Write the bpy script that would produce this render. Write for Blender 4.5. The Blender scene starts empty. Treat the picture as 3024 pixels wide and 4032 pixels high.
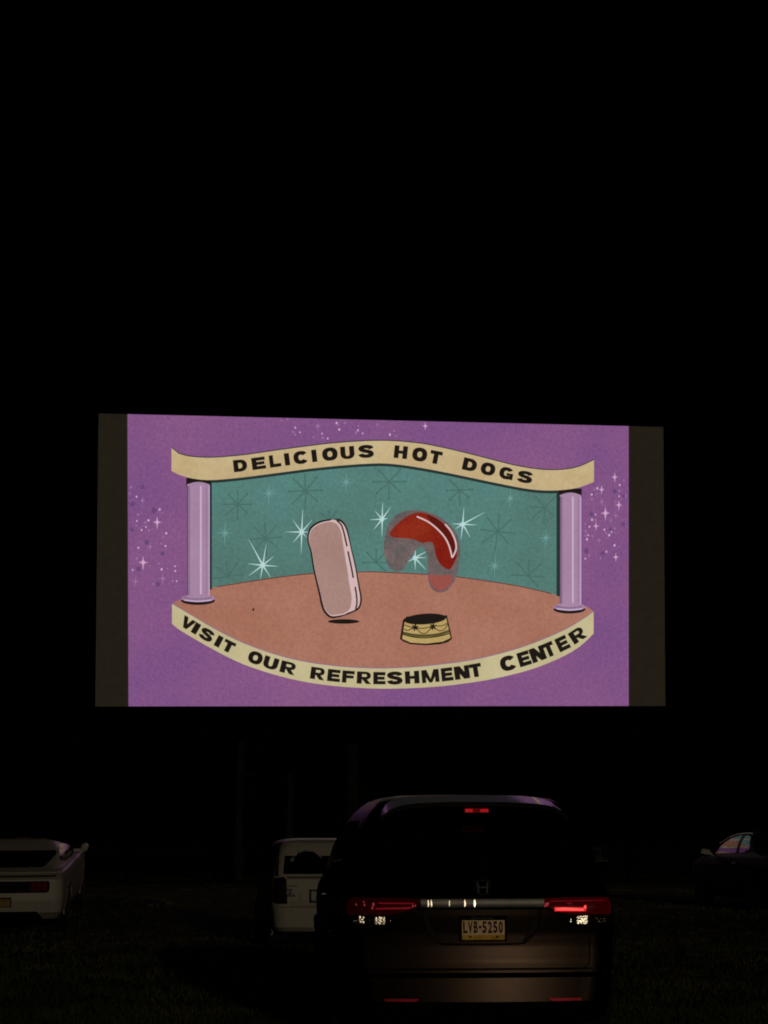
import bpy, bmesh, math, random
import numpy as np
from mathutils import Vector, Matrix
R = math.radians
random.seed(7)
sc = bpy.context.scene
COL = sc.collection

# ---------------------------------------------------------------- camera, sky, sun, exposure
F, CX, CY, CAMZ, HORY = 7000.0, 1512.0, 2016.0, 1.42, 3310.0
PITCH = math.atan((HORY - CY) / F)
cam_d = bpy.data.cameras.new('camera')
cam_d.sensor_fit = 'HORIZONTAL'; cam_d.sensor_width = 36.0
cam_d.lens = 36.0 * F / 3024.0
sc.cycles.filter_width = 1.9
cam_d.clip_start = 0.1; cam_d.clip_end = 3000
cam = bpy.data.objects.new('camera', cam_d); COL.objects.link(cam)
cam.location = (0, 0, CAMZ); cam.rotation_euler = (math.pi/2 + PITCH, 0, 0)
sc.camera = cam

SUN_EL, SUN_AZ = 9.5, 16.0            # low light from behind and to the right of the camera
world = bpy.data.worlds.new('World'); sc.world = world; world.use_nodes = True
wn = world.node_tree.nodes; wl = world.node_tree.links
sky = wn.new('ShaderNodeTexSky'); sky.sky_type = 'NISHITA'; sky.sun_disc = False
sky.sun_elevation = R(SUN_EL); sky.sun_rotation = R(180 - SUN_AZ)
wl.new(sky.outputs[0], wn['Background'].inputs[0]); wn['Background'].inputs[1].default_value = 0.00002
sun_d = bpy.data.lights.new('sun', 'SUN'); sun_d.energy = 0.12; sun_d.angle = R(0.5); sun_d.color = (1.0, 0.86, 0.66)
sun = bpy.data.objects.new('sun', sun_d); COL.objects.link(sun)
ldir = Vector((math.sin(R(SUN_AZ))*math.cos(R(SUN_EL)), -math.cos(R(SUN_AZ))*math.cos(R(SUN_EL)), math.sin(R(SUN_EL))))
sun.rotation_euler = ldir.to_track_quat('Z', 'Y').to_euler(); sun.location = ldir*30
vs = sc.view_settings
vs.view_transform = 'Standard'; vs.look = 'None'; vs.exposure = 0; vs.gamma = 1; vs.use_curve_mapping = False

# ---------------------------------------------------------------- helpers
def ray(px, py):
    v = Vector(((px-CX)/F, 1.0, -(py-CY)/F)); c, s = math.cos(PITCH), math.sin(PITCH)
    return Vector((v.x, v.y*c - v.z*s, v.y*s + v.z*c))
def at(px, py, Y):
    r = ray(px, py); return Vector((0, 0, CAMZ)) + r*(Y/r.y)
def lin(c):
    f = lambda u: u/12.92 if u <= 0.04045 else ((u+0.055)/1.055)**2.4
    return tuple(f(x/255.0) for x in c)
def mat(name, col, rough=0.5, metal=0.0, spec=0.5, emit=None, estr=0.0, noise=0.0, nscale=8.0, bump=0.0, bscale=60.0, coat=0.0, tint=1.0):
    m = bpy.data.materials.new(name); m.use_nodes = True
    nt = m.node_tree; b = nt.nodes['Principled BSDF']
    b.inputs['Base Color'].default_value = (*col, 1); b.inputs['Roughness'].default_value = rough
    b.inputs['Metallic'].default_value = metal; b.inputs['Specular IOR Level'].default_value = spec
    b.inputs['Specular Tint'].default_value = (tint, tint, tint, 1); b.inputs['Coat Weight'].default_value = coat; b.inputs['Coat Roughness'].default_value = 0.04
    if emit: b.inputs['Emission Color'].default_value = (*emit, 1); b.inputs['Emission Strength'].default_value = estr
    tc = nt.nodes.new('ShaderNodeTexCoord')
    if noise:
        n = nt.nodes.new('ShaderNodeTexNoise'); n.inputs['Scale'].default_value = nscale; n.inputs['Detail'].default_value = 5
        r = nt.nodes.new('ShaderNodeValToRGB')
        r.color_ramp.elements[0].position = .3; r.color_ramp.elements[1].position = .7
        r.color_ramp.elements[0].color = (*[c*(1-noise) for c in col], 1); r.color_ramp.elements[1].color = (*[min(1, c*(1+noise)) for c in col], 1)
        nt.links.new(tc.outputs['Object'], n.inputs['Vector']); nt.links.new(n.outputs['Fac'], r.inputs['Fac'])
        nt.links.new(r.outputs['Color'], b.inputs['Base Color'])
    if bump:
        n2 = nt.nodes.new('ShaderNodeTexNoise'); n2.inputs['Scale'].default_value = bscale; n2.inputs['Detail'].default_value = 4
        bp = nt.nodes.new('ShaderNodeBump'); bp.inputs['Strength'].default_value = bump; bp.inputs['Distance'].default_value = 0.02
        nt.links.new(tc.outputs['Object'], n2.inputs['Vector']); nt.links.new(n2.outputs['Fac'], bp.inputs['Height'])
        nt.links.new(bp.outputs['Normal'], b.inputs['Normal'])
    return m
def screen_mat(name, c1, c2=None, scale=1.2, grain=0.10):
    """projected light on the screen cloth: emission with cloth grain, optionally two hues mixed by noise"""
    m = bpy.data.materials.new(name); m.use_nodes = True
    nt = m.node_tree; nt.nodes.clear()
    out = nt.nodes.new('ShaderNodeOutputMaterial'); em = nt.nodes.new('ShaderNodeEmission')
    tc = nt.nodes.new('ShaderNodeTexCoord')
    a = nt.nodes.new('ShaderNodeTexNoise'); a.inputs['Scale'].default_value = scale; a.inputs['Detail'].default_value = 3
    r = nt.nodes.new('ShaderNodeValToRGB'); r.color_ramp.elements[0].position = .35; r.color_ramp.elements[1].position = .68
    r.color_ramp.elements[0].color = (*lin(c1), 1); r.color_ramp.elements[1].color = (*lin(c2 or c1), 1)
    g = nt.nodes.new('ShaderNodeTexNoise'); g.inputs['Scale'].default_value = 9; g.inputs['Detail'].default_value = 6; g.inputs['Roughness'].default_value = .75
    mp = nt.nodes.new('ShaderNodeMapRange'); mp.inputs['From Min'].default_value = .25; mp.inputs['From Max'].default_value = .75
    mp.inputs['To Min'].default_value = 1-grain; mp.inputs['To Max'].default_value = 1+grain
    nt.links.new(tc.outputs['Object'], a.inputs['Vector']); nt.links.new(tc.outputs['Object'], g.inputs['Vector'])
    nt.links.new(a.outputs['Fac'], r.inputs['Fac']); nt.links.new(g.outputs['Fac'], mp.inputs['Value'])
    nt.links.new(r.outputs['Color'], em.inputs['Color']); nt.links.new(mp.outputs['Result'], em.inputs['Strength'])
    nt.links.new(em.outputs[0], out.inputs[0])
    return m
def tag(o, label=None, cat=None, group=None, kind=None):
    if label: o['label'] = label
    if cat: o['category'] = cat
    if group: o['group'] = group
    if kind: o['kind'] = kind
    return o
def empty(name, loc, rz=0.0):
    o = bpy.data.objects.new(name, None); COL.objects.link(o)
    o.location = loc; o.rotation_euler = (0, 0, rz); return o
def link(name, me, mats, parent=None, smooth=True, angle=35):
    for m in (mats if isinstance(mats, (list, tuple)) else [mats]): me.materials.append(m)
    if smooth:
        me.polygons.foreach_set('use_smooth', [True]*len(me.polygons))
        me.set_sharp_from_angle(angle=R(angle))
    o = bpy.data.objects.new(name, me); COL.objects.link(o)
    if parent: o.parent = parent
    return o
class MB:
    """collects verts/faces (with a material slot per face)"""
    def __init__(s): s.v = []; s.f = []; s.m = []
    def add(s, vs_, fs, mi=0):
        o = len(s.v); s.v += [tuple(v) for v in vs_]
        for f in fs: s.f.append(tuple(i+o for i in f)); s.m.append(mi)
    def box(s, c, d, mi=0, rot=None):
        vs_ = [Vector((x*d[0]/2, y*d[1]/2, z*d[2]/2)) for x in (-1, 1) for y in (-1, 1) for z in (-1, 1)]
        if rot: vs_ = [rot @ v for v in vs_]
        s.add([v + Vector(c) for v in vs_], [(0,1,3,2),(4,6,7,5),(0,4,5,1),(2,3,7,6),(0,2,6,4),(1,5,7,3)], mi)
    def tube(s, pts, rad, n=8, mi=0):
        pts = [Vector(p) for p in pts]; rad = rad if isinstance(rad, (list, tuple)) else [rad]*len(pts)
        rings = []
        for i, p in enumerate(pts):
            t = (pts[min(i+1, len(pts)-1)] - pts[max(i-1, 0)]).normalized()
            u = t.orthogonal().normalized() if abs(t.z) < .99 else Vector((1, 0, 0)); w = t.cross(u).normalized(); u = w.cross(t)
            rings.append([p + (u*math.cos(2*math.pi*k/n) + w*math.sin(2*math.pi*k/n))*rad[i] for k in range(n)])
        fs = [(i*n+k, i*n+(k+1) % n, (i+1)*n+(k+1) % n, (i+1)*n+k) for i in range(len(pts)-1) for k in range(n)]
        fs += [tuple(range(n))[::-1], tuple((len(pts)-1)*n+k for k in range(n))]
        s.add([v for r in rings for v in r], fs, mi)
    def lathe(s, prof, axis, origin, n=32, mi=0):
        """prof: (along axis x, radius)"""
        vs_ = []
        for a, r in prof:
            for k in range(n):
                t = 2*math.pi*k/n; vs_.append(Vector(origin) + (Vector((a, r*math.cos(t), r*math.sin(t))) if axis == 'x' else Vector((r*math.cos(t), a, r*math.sin(t)))))
        fs = [(i*n+k, i*n+(k+1) % n, (i+1)*n+(k+1) % n, (i+1)*n+k) for i in range(len(prof)-1) for k in range(n)]
        fs += [tuple(range(n)), tuple((len(prof)-1)*n+k for k in range(n))]
        s.add(vs_, fs, mi)
    def build(s, name, mats, parent=None, smooth=True, angle=35):
        me = bpy.data.meshes.new(name); me.from_pydata(s.v, [], s.f); me.update()
        o = link(name, me, mats, parent, smooth, angle)
        me.polygons.foreach_set('material_index', s.m)
        bm = bmesh.new(); bm.from_mesh(me); bmesh.ops.recalc_face_normals(bm, faces=bm.faces); bm.to_mesh(me); bm.free()
        return o
def catmull(pts, n=8):
    P = [Vector(p) for p in pts]; out = []
    for i in range(len(P)-1):
        p0, p1, p2, p3 = P[max(i-1, 0)], P[i], P[i+1], P[min(i+2, len(P)-1)]
        for k in range(n):
            t = k/n
            out.append(0.5*((2*p1) + (p2-p0)*t + (2*p0-5*p1+4*p2-p3)*t*t + (3*p1-p0-3*p2+p3)*t**3))
    out.append(P[-1]); return out
def smooth_closed(pts, n=6):
    P = [Vector(p) for p in pts]; N = len(P); out = []
    for i in range(N):
        p0, p1, p2, p3 = P[i-1], P[i], P[(i+1) % N], P[(i+2) % N]
        for k in range(n):
            t = k/n
            out.append(0.5*((2*p1) + (p2-p0)*t + (2*p0-5*p1+4*p2-p3)*t*t + (3*p1-p0-3*p2+p3)*t**3))
    return out
def fill2d(poly, maxlen=None):
    """triangulated (and optionally subdivided) fill of a 2d polygon -> verts2d, tris, boundary edges"""
    bm = bmesh.new(); vs_ = [bm.verts.new((p[0], p[1], 0)) for p in poly]
    es = [bm.edges.new((vs_[i], vs_[(i+1) % len(vs_)])) for i in range(len(vs_))]
    bmesh.ops.triangle_fill(bm, edges=es, use_beauty=True)
    if maxlen:
        for _ in range(7):
            L = [e for e in bm.edges if e.calc_length() > maxlen]
            if not L: break
            bmesh.ops.subdivide_edges(bm, edges=L, cuts=1)
            bmesh.ops.triangulate(bm, faces=bm.faces[:])
    for f in bm.faces:
        if f.normal.z < 0: f.normal_flip()
    bm.verts.index_update()
    v = [(q.co.x, q.co.y) for q in bm.verts]; f = [tuple(q.index for q in g.verts) for g in bm.faces]
    b = [(e.verts[0].index, e.verts[1].index) for e in bm.edges if len(e.link_faces) == 1]
    bm.free(); return v, f, b

_glyph = {}
def glyph(ch, bold):
    key = (ch, bold)
    if key not in _glyph:
        cu = bpy.data.curves.new('glyph', 'FONT'); cu.body = ch; cu.size = 1.0; cu.offset = bold; cu.resolution_u = 4
        o = bpy.data.objects.new('glyph', cu); COL.objects.link(o)
        dg = bpy.context.evaluated_depsgraph_get(); me = bpy.data.meshes.new_from_object(o.evaluated_get(dg))
        vv = [(v.co.x, v.co.y) for v in me.vertices]; ff = [tuple(p.vertices) for p in me.polygons]
        bpy.data.objects.remove(o); bpy.data.curves.remove(cu); bpy.data.meshes.remove(me)
        xs = [p[0] for p in vv]; ys = [p[1] for p in vv]
        x0, x1, y0, y1 = min(xs), max(xs), min(ys), max(ys)
        _glyph[key] = ([((x-x0)/(x1-x0), (y-y0)/(y1-y0)) for x, y in vv], ff)
    return _glyph[key]

# ---------------------------------------------------------------- ground
def ramp_h(x, y):
    """the low parking ramps of the drive-in: cars stand on them nose up"""
    sm = lambda t: (lambda u: u*u*(3-2*u))(min(max(t, 0), 1))
    right = 0.2*sm((y-27.0)/4.5)*sm((x-2.2)/2.0)*(1-sm((y-44.0)/10.0))
    left = 0.0875*min(max(y-28.6, 0), 4.6)*sm((-x-3.2)/1.5)*(1-sm((y-34.0)/6.0))
    return right + left
gm = mat('turf_soil', (0.022, 0.024, 0.010), 1.0, spec=0.05, noise=0.5, nscale=1.3, bump=1.0, bscale=14)
g = MB()
xs = list(np.linspace(-900, -40, 8)) + list(np.linspace(-34, 34, 69)) + list(np.linspace(40, 900, 8))
ys = list(np.linspace(-300, -12, 7)) + list(np.linspace(-6, 110, 117)) + list(np.linspace(120, 1500, 10))
nx = len(xs)
g.add([(x, y, ramp_h(x, y)) for y in ys for x in xs], [(j*nx+i, j*nx+i+1, (j+1)*nx+i+1, (j+1)*nx+i) for j in range(len(ys)-1) for i in range(nx-1)])
tag(g.build('ground', gm), kind='structure')

gr = MB(); rg = random.Random(3)
for i in range(48000):
    y = 12.5 + 66*rg.random()**2.1 if i % 5 else rg.uniform(4, 16); hw = y*0.235
    x = rg.uniform(-hw, hw) if i % 5 < 3 else rg.gauss(0, 8 + hw*.3); z = ramp_h(x, y)
    patch = 0.55 + 0.45*math.sin(x*1.7+math.sin(y*.9)*2)*math.sin(y*1.3+x*.4)
    for k in range(3):
        a = rg.uniform(0, 2*math.pi); h = rg.uniform(.03, .075)*(0.6+patch*.7)*max(.25, 1-(y-14)/70); w = rg.uniform(.004, .008)*(1+y/25)
        bx, by = x+rg.uniform(-.06, .06), y+rg.uniform(-.06, .06); dx, dy = math.cos(a), math.sin(a); le = rg.uniform(.2, .9)*h; b2 = rg.uniform(0, 6.3)
        gr.add([(bx-dx*w, by-dy*w, z-.01), (bx+dx*w, by+dy*w, z-.01), (bx+math.cos(b2)*le, by+math.sin(b2)*le, z+h)], [(0, 1, 2)])
me = bpy.data.meshes.new('grass'); me.from_pydata(gr.v, [], gr.f); me.update()
tag(link('grass', me, mat('grass_blade', (0.088, 0.096, 0.026), 0.9, spec=0.1, noise=0.6, nscale=0.8), smooth=False),
    'short dark grass covering the drive-in field', 'grass', kind='stuff')

# ---------------------------------------------------------------- the drive-in screen
SD = 60.0
TL, TR, BR, BL = (ray(388, 1628), ray(2612, 1681), ray(2620, 2780), ray(375, 2782))
Msol = np.linalg.solve(np.array([[BR[i], -TR[i], -BL[i]] for i in range(3)]), -np.array(TL))
C0 = Vector((0, 0, CAMZ)); k_ = SD
P_TL = C0 + TL*k_; P_TR = C0 + TR*(k_*Msol[1]); P_BR = C0 + BR*(k_*Msol[0]); P_BL = C0 + BL*(k_*Msol[2])
SN = (P_TR-P_TL).cross(P_BL-P_TL).normalized()
if SN.y > 0: SN = -SN                                  # towards the audience
SO = P_BL.copy()
SX = (P_BR-P_BL).normalized(); SZ = SX.cross(SN); SZ = -SZ if SZ.z < 0 else SZ
scr = empty('drive_in_screen', (0, 0, 0))
smat = Matrix((SX, -SN, SZ)).transposed().to_4x4(); smat.translation = Vector((SO.x, SO.y, SO.z))
scr.matrix_world = smat
tag(scr, 'huge white outdoor cinema screen with dark unlit side strips showing a purple cartoon', 'cinema screen')
def S(px, py, layer=0):
    """photo artwork point -> screen's own flat coordinates (x right, y into the screen, z up)"""
    r = ray(px, py); t = (SO-C0).dot(SN)/r.dot(SN); p = C0 + r*t - SO
    return (p.dot(SX), -0.012*layer, p.dot(SZ))
def sheet(mb, poly, layer, mi=0):
    v, f, _ = fill2d(poly); mb.add([S(x, y, layer) for x, y in v], f, mi)
def stroke(mb, pts, w, layer, mi=0, taper=False):
    pts = [Vector((p[0], p[1])) for p in pts]; L = []; Rr = []
    for i, p in enumerate(pts):
        t = (pts[min(i+1, len(pts)-1)] - pts[max(i-1, 0)]).normalized(); n = Vector((-t.y, t.x))
        ww = w/2*(1 if not taper else max(.12, 1 - i/(len(pts)-1)))
        L.append(p+n*ww); Rr.append(p-n*ww)
    vs_ = [S(q.x, q.y, layer) for q in L] + [S(q.x, q.y, layer) for q in Rr]; n = len(pts)
    mb.add(vs_, [(i, i+1, n+i+1, n+i) for i in range(n-1)], mi)
def disc(mb, cx, cy, rx, ry, layer, mi=0, rot=0.0, n=28):
    sheet(mb, [(cx + rx*math.cos(t)*math.cos(rot) - ry*math.sin(t)*math.sin(rot), cy + rx*math.cos(t)*math.sin(rot) + ry*math.sin(t)*math.cos(rot)) for t in [2*math.pi*k/n for k in range(n)]], layer, mi)

# panel: a real thick slab of white cloth on a frame
pm = mat('screen_cloth', (0.42, 0.37, 0.30), 0.9, spec=0.1, noise=0.08, nscale=3, bump=.2, bscale=30)
pb = MB(); q = [S(388, 1628), S(2612, 1681), S(2620, 2780), S(375, 2782)]
pb.add([(a[0], 0, a[2]) for a in q] + [(a[0], .45, a[2]) for a in q], [(0,1,2,3),(4,7,6,5),(0,4,5,1),(1,5,6,2),(2,6,7,3),(3,7,4,0)])
pb.build('screen_panel', pm, scr, smooth=False)
steel = mat('weathered_steel', (0.003, 0.003, 0.003), .95, spec=0.0, noise=.3)
SW = q[2][0]-q[3][0]
inv = smat.inverted()
for i in range(6):
    xx = 1.2 + (SW-2.4)*i/5
    p = MB(); low = smat @ Vector((xx, .75, -.1)); foot = inv @ Vector((low.x, low.y+.1, -.3))
    p.tube([foot, Vector((xx, .75, -.1)), Vector((xx, .75, 9.0))], .13, 10)
    hi = smat @ Vector((xx, .9, 6.0)); ft2 = inv @ Vector((hi.x-SN.x*3.0, hi.y-SN.y*3.0+1.0, -.3))
    p.tube([ft2, Vector((xx, .8, 6.0))], .09, 8)
    p.build('support_post', steel, scr)
for zz in (.25, 4.6, 8.9):
    p = MB(); p.box((SW/2, .56, zz), (SW-.4, .16, .2)); p.build('cross_beam', steel, scr, smooth=False)

PURPLE = screen_mat('projected_purple', (121, 79, 131), (137, 88, 132), .22, .26)
MAGENTA = screen_mat('projected_magenta', (114, 72, 116), (118, 70, 112), 1.0, .16)
BLUE = screen_mat('projected_blue_spot', (103, 71, 119), None, 1, .16)
TEAL = screen_mat('projected_teal', (82, 118, 110), (86, 130, 124), .35, .22)
TEALD = screen_mat('projected_dark_teal', (73, 108, 101), None, 1, .08)
TEALL = screen_mat('projected_pale_teal', (110, 156, 150), None, 1, .08)
STARW = screen_mat('projected_star_white', (184, 214, 212), None, 1, .05)
PEACH = screen_mat('projected_peach', (163, 109, 90), (170, 118, 99), .5, .18)
CREAM = screen_mat('projected_cream', (190, 166, 122), (200, 180, 138), .6, .13)
CREAML = screen_mat('projected_pale_cream', (190, 178, 136), (198, 186, 146), .6, .08)
INK = screen_mat('projected_ink', (30, 25, 22), None, 1, .1)
SHADE = screen_mat('projected_shade', (38, 52, 50), None, 1, .1)
LILAC = screen_mat('projected_lilac', (162, 128, 158), (168, 134, 164), .5, .08)
LILACD = screen_mat('projected_dark_lilac', (138, 108, 140), None, .5, .08)
LILACW = screen_mat('projected_pale_lilac', (196, 172, 204), None, .5, .06)
BUN = screen_mat('projected_bun', (168, 134, 126), (162, 128, 120), .7, .15)
BUNL = screen_mat('projected_bun_rim', (210, 180, 178), None, .7, .06)
RED = screen_mat('projected_red', (122, 26, 18), (140, 44, 26), .9, .25)
REDD = screen_mat('projected_dark_red', (92, 24, 18), None, .9, .15)
GHOST = screen_mat('projected_mauve', (96, 90, 88), (116, 98, 98), 2.5, .35)
GHOSTR = screen_mat('projected_dull_red', (150, 80, 72), None, 1.5, .15)
WHITE = screen_mat('projected_white', (214, 190, 190), None, 1, .05)
SPARK = screen_mat('projected_sparkle', (206, 166, 200), None, 1, .05)
SPARKD = screen_mat('projected_dim_sparkle', (158, 112, 156), None, 1, .05)
GOLD = screen_mat('projected_gold', (178, 152, 92), (186, 160, 104), .8, .08)
OLIVE = screen_mat('projected_olive', (92, 84, 44), None, .8, .08)

pic = MB()
sheet(pic, [(502, 1631), (2475, 1678), (2475, 2779.5), (506, 2781)], 1)
rs = random.Random(11)
for (x, y, r) in [(560,1918,16),(522,1985,18),(606,2010,20),(578,2135,18),(640,2180,16),(545,2240,18),(622,2300,17),(520,2085,14),(2420,1935,16),(2328,2025,16),(2452,2065,17),(2308,2170,18),(2372,2178,15),(2402,2082,12),(2455,1955,12)]:
    disc(pic, x, y, r*.5, r*.6, 2, 2, 0, 14)
picture = pic.build('projected_picture', [PURPLE, MAGENTA, BLUE], scr, smooth=False)
def sub(name, mb, mats): return mb.build(name, mats, picture, smooth=False)

BT = [(675,1763),(700,1784),(736,1795),(794,1801),(866,1800),(975,1789.5),(1083,1773.6),(1192,1759),(1300,1746),(1409,1737.5),(1480,1735),(1540,1735.5),(1600,1740),(1681,1750),(1789,1773),(1898,1800),(2006,1828),(2079,1842),(2151,1850),(2223,1848),(2281,1836),(2337,1810)]
BB = [(675,1855),(710,1872),(765,1886),(830,1891),(939,1882),(1083,1864),(1228,1845),(1373,1831),(1481,1825),(1540,1827),(1600,1834),(1681,1847),(1789,1868),(1898,1891),(2006,1913),(2079,1926),(2151,1932),(2223,1929),(2281,1919),(2337,1898)]
LT = [(678,2377),(758,2424),(830,2467),(902,2505),(975,2538),(1083,2576),(1192,2603),(1300,2619),(1409,2628),(1508,2630.5),(1608,2627),(1717,2617),(1862,2597),(2006,2562),(2115,2525),(2223,2478),(2296,2435),(2335,2407)]
LB = [(676,2456),(700,2476),(758,2511),(830,2552),(902,2590),(975,2622),(1083,2657),(1192,2683),(1300,2699),(1409,2708),(1508,2711.5),(1600,2710),(1681,2706),(1789,2696),(1934,2674),(2079,2639),(2187,2598),(2260,2560),(2303,2527),(2336,2494)]
FT = [(706,2361),(830,2316),(939,2296),(1083,2274),(1228,2258),(1430,2251),(1500,2252),(1681,2261),(1811,2272),(1970,2295),(2079,2315),(2194,2344),(2314,2390)]
bt, bb, lt, lb, ft = (catmull(c, 5) for c in (BT, BB, LT, LB, FT))
yint = lambda c, x: float(np.interp(x, [p.x for p in c], [p.y for p in c])) if hasattr(c[0], 'x') else float(np.interp(x, [p[0] for p in c], [p[1] for p in c]))
bt = [Vector((p[0], p[1])) for p in bt]; bb = [Vector((p[0], p[1])) for p in bb]; lt = [Vector((p[0], p[1])) for p in lt]; lb = [Vector((p[0], p[1])) for p in lb]; ft = [Vector((p[0], p[1])) for p in ft]
def band(mb, c1, c2, x0, x1, layer, mi=0, n=60, d1=0.0, d2=0.0):
    xs_ = np.linspace(x0, x1, n); vs_ = [S(x, yint(c1, x)+d1, layer) for x in xs_] + [S(x, yint(c2, x)+d2, layer) for x in xs_]
    mb.add(vs_, [(i, i+1, n+i+1, n+i) for i in range(n-1)], mi)
# back wall with the dark bursts on it
w = MB(); band(w, bb, ft, 826, 2198, 2, 0, 60, -6, 6)
def burst(mb, c, ends, wd, layer, mi, dots=False, taper=True, core=0):
    for e in ends:
        stroke(mb, [c, ((c[0]+e[0])/2, (c[1]+e[1])/2), e], wd, layer, mi, taper)
        if dots: disc(mb, e[0], e[1], 4.5, 5, layer, mi, 0, 8)
    if core: disc(mb, c[0], c[1], core, core, layer, mi, 0, 12)
def spokes(c, r, angs, rr=None):
    return [(c[0]+r*(rr[i] if rr else 1)*math.cos(R(a)), c[1]-r*(rr[i] if rr else 1)*math.sin(R(a))) for i, a in enumerate(angs)]
for c, r, a0 in [((936,1986),52,0),((1202,1933),66,2),((1046,2120),60,4),((898,2270),56,8),((1809,1930),52,3),((1959,2093),66,-6),((2144,1999),54,-2),((2078,2268),62,-4),((1532,1897),62,0),((1480,2215),52,0),((1300,2050),40,10),((1330,2180),44,5)]:
    en = [e for e in spokes(c, r, [a0, a0+48, a0+90, a0+132, a0+180, a0+222, a0+268, a0+318], [1,1.05,.95,1,1,1.1,1.1,.9]) if yint(bb, e[0])+16 < e[1] < yint(ft, e[0])-6 and 838 < e[0] < 2186]
    burst(w, c, en, 5.0, 3, 1, True, False, 5)
band(w, bb, bb, 828, 2204, 4, 2, 60, -2, 11)
sheet(w, [(825,1890),(834,1890),(834,2322),(825,2322)], 4, 2); sheet(w, [(2190,1936),(2203,1936),(2203,2350),(2190,2346)], 4, 2)
sub('back_wall', w, [TEAL, TEALD, SHADE])
f = MB(); sheet(f, [tuple(p) for p in ft] + [(2335, 2407)] + [tuple(p) for p in lt][::-1][1:], 3)
stroke(f, [(p.x, p.y+1) for p in ft if 830 < p.x < 2194], 3, 3.5, 1); disc(f, 997, 2400, 4, 6, 4, 2, 0, 8)
sub('stage_floor', f, [PEACH, REDD, INK])
b1 = MB(); band(b1, bt, bb, 675, 2337, 5); band(b1, bt, bt, 675, 2337, 5.5, 1, 60, -2.5, 1.5)
sub('banner', b1, [CREAM, SHADE])
b2 = MB(); band(b2, lt, lb, 677, 2335.5, 5); band(b2, lt, lt, 677, 2335.5, 5.5, 1, 60, -2, 1.5)
sub('banner', b2, [CREAML, LILACD])
LAYL = 8
def block_glyph(ch):
    """heavy extended poster capitals in a unit square, as quads"""
    V, Fc = [], []
    def quad(*p): n = len(V); V.extend(p); Fc.append(tuple(range(n, n+len(p))))
    def rect(x0, y0, x1, y1): quad((x0, y0), (x1, y0), (x1, y1), (x0, y1))
    def arc(cx, cy, ro, ri, a0, a1, n=20):
        se = lambda t: (math.copysign(abs(math.cos(t))**.86, math.cos(t)), math.copysign(abs(math.sin(t))**.86, math.sin(t)))
        P = [se(R(a0+(a1-a0)*k/n)) for k in range(n+1)]
        for k in range(n):
            (c1, s1), (c2, s2) = P[k], P[k+1]
            quad((cx+ro[0]*c1, cy+ro[1]*s1), (cx+ro[0]*c2, cy+ro[1]*s2), (cx+ri[0]*c2, cy+ri[1]*s2), (cx+ri[0]*c1, cy+ri[1]*s1))
    w, h = .36, .275
    if ch in 'DEFHLNMRIU' and ch not in 'I': 
        if ch != 'U': rect(0, 0, w, 1)
    if ch == 'I': rect(0, 0, 1, 1)
    if ch == 'D': rect(w, 0, .45, h); rect(w, 1-h, .45, 1); arc(.45, .5, (.55, .5), (.20, .5-h), -90, 90)
    if ch in 'EF': rect(w, 1-h, .98, 1); rect(w, .375, .92, .625)
    if ch in 'EL': rect(w, 0, 1, h)
    if ch == 'H': rect(1-w, 0, 1, 1); rect(w, .38, 1-w, .62)
    if ch == 'N': rect(1-w+.03, 0, 1, 1); quad((0.02, 1), (w+.04, 1), (.98, 0), (1-w-.04, 0))
    if ch == 'M': rect(.76, 0, 1, 1); quad((.0, 1), (.3, 1), (.58, 0), (.42, 0)); quad((.7, 1), (1, 1), (.58, 0), (.42, 0)); V[:4] = [(0, 0), (.24, 0), (.24, 1), (0, 1)]
    if ch == 'T': rect(0, 1-h, 1, 1); rect(.5-w*.55, 0, .5+w*.55, 1-h)
    if ch == 'V': quad((0, 1), (.34, 1), (.64, 0), (.36, 0)); quad((.68, 1), (1, 1), (.64, 0), (.38, 0))
    if ch == 'O': arc(.5, .5, (.5, .53), (.16, .225), 0, 360, 36)
    if ch in 'CG': arc(.5, .5, (.5, .53), (.16, .225), 34, 326, 32)
    if ch == 'G': rect(.52, .34, 1, .54); rect(.76, .0, 1, .36)
    if ch == 'U': rect(0, .4, w, 1); rect(1-w, .4, 1, 1); arc(.5, .42, (.5, .44), (.5-w, .2), 180, 360)
    if ch == 'R': rect(w, .79, .58, 1); rect(w, .36, .58, .57); arc(.58, .68, (.40, .32), (.12, .11), -90, 90); quad((.36, .40), (.70, .40), (1.02, 0), (.66, 0))
    if ch == 'S':
        P = catmull([(x, y, 0) for x, y in [(.86, .70), (.76, .84), (.5, .885), (.24, .84), (.165, .72), (.25, .60), (.5, .52), (.76, .43), (.835, .29), (.75, .16), (.5, .115), (.22, .165), (.14, .31)]], 4)
        A = []
        for i, p in enumerate(P):
            t = (P[min(i+1, len(P)-1)]-P[max(i-1, 0)]).normalized(); nx_, ny_ = -t.y*.195, t.x*.142; A.append(((p.x+nx_, p.y+ny_), (p.x-nx_, p.y-ny_)))
        for i in range(len(A)-1): quad(A[i][0], A[i+1][0], A[i+1][1], A[i][1])
    return V, Fc
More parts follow.
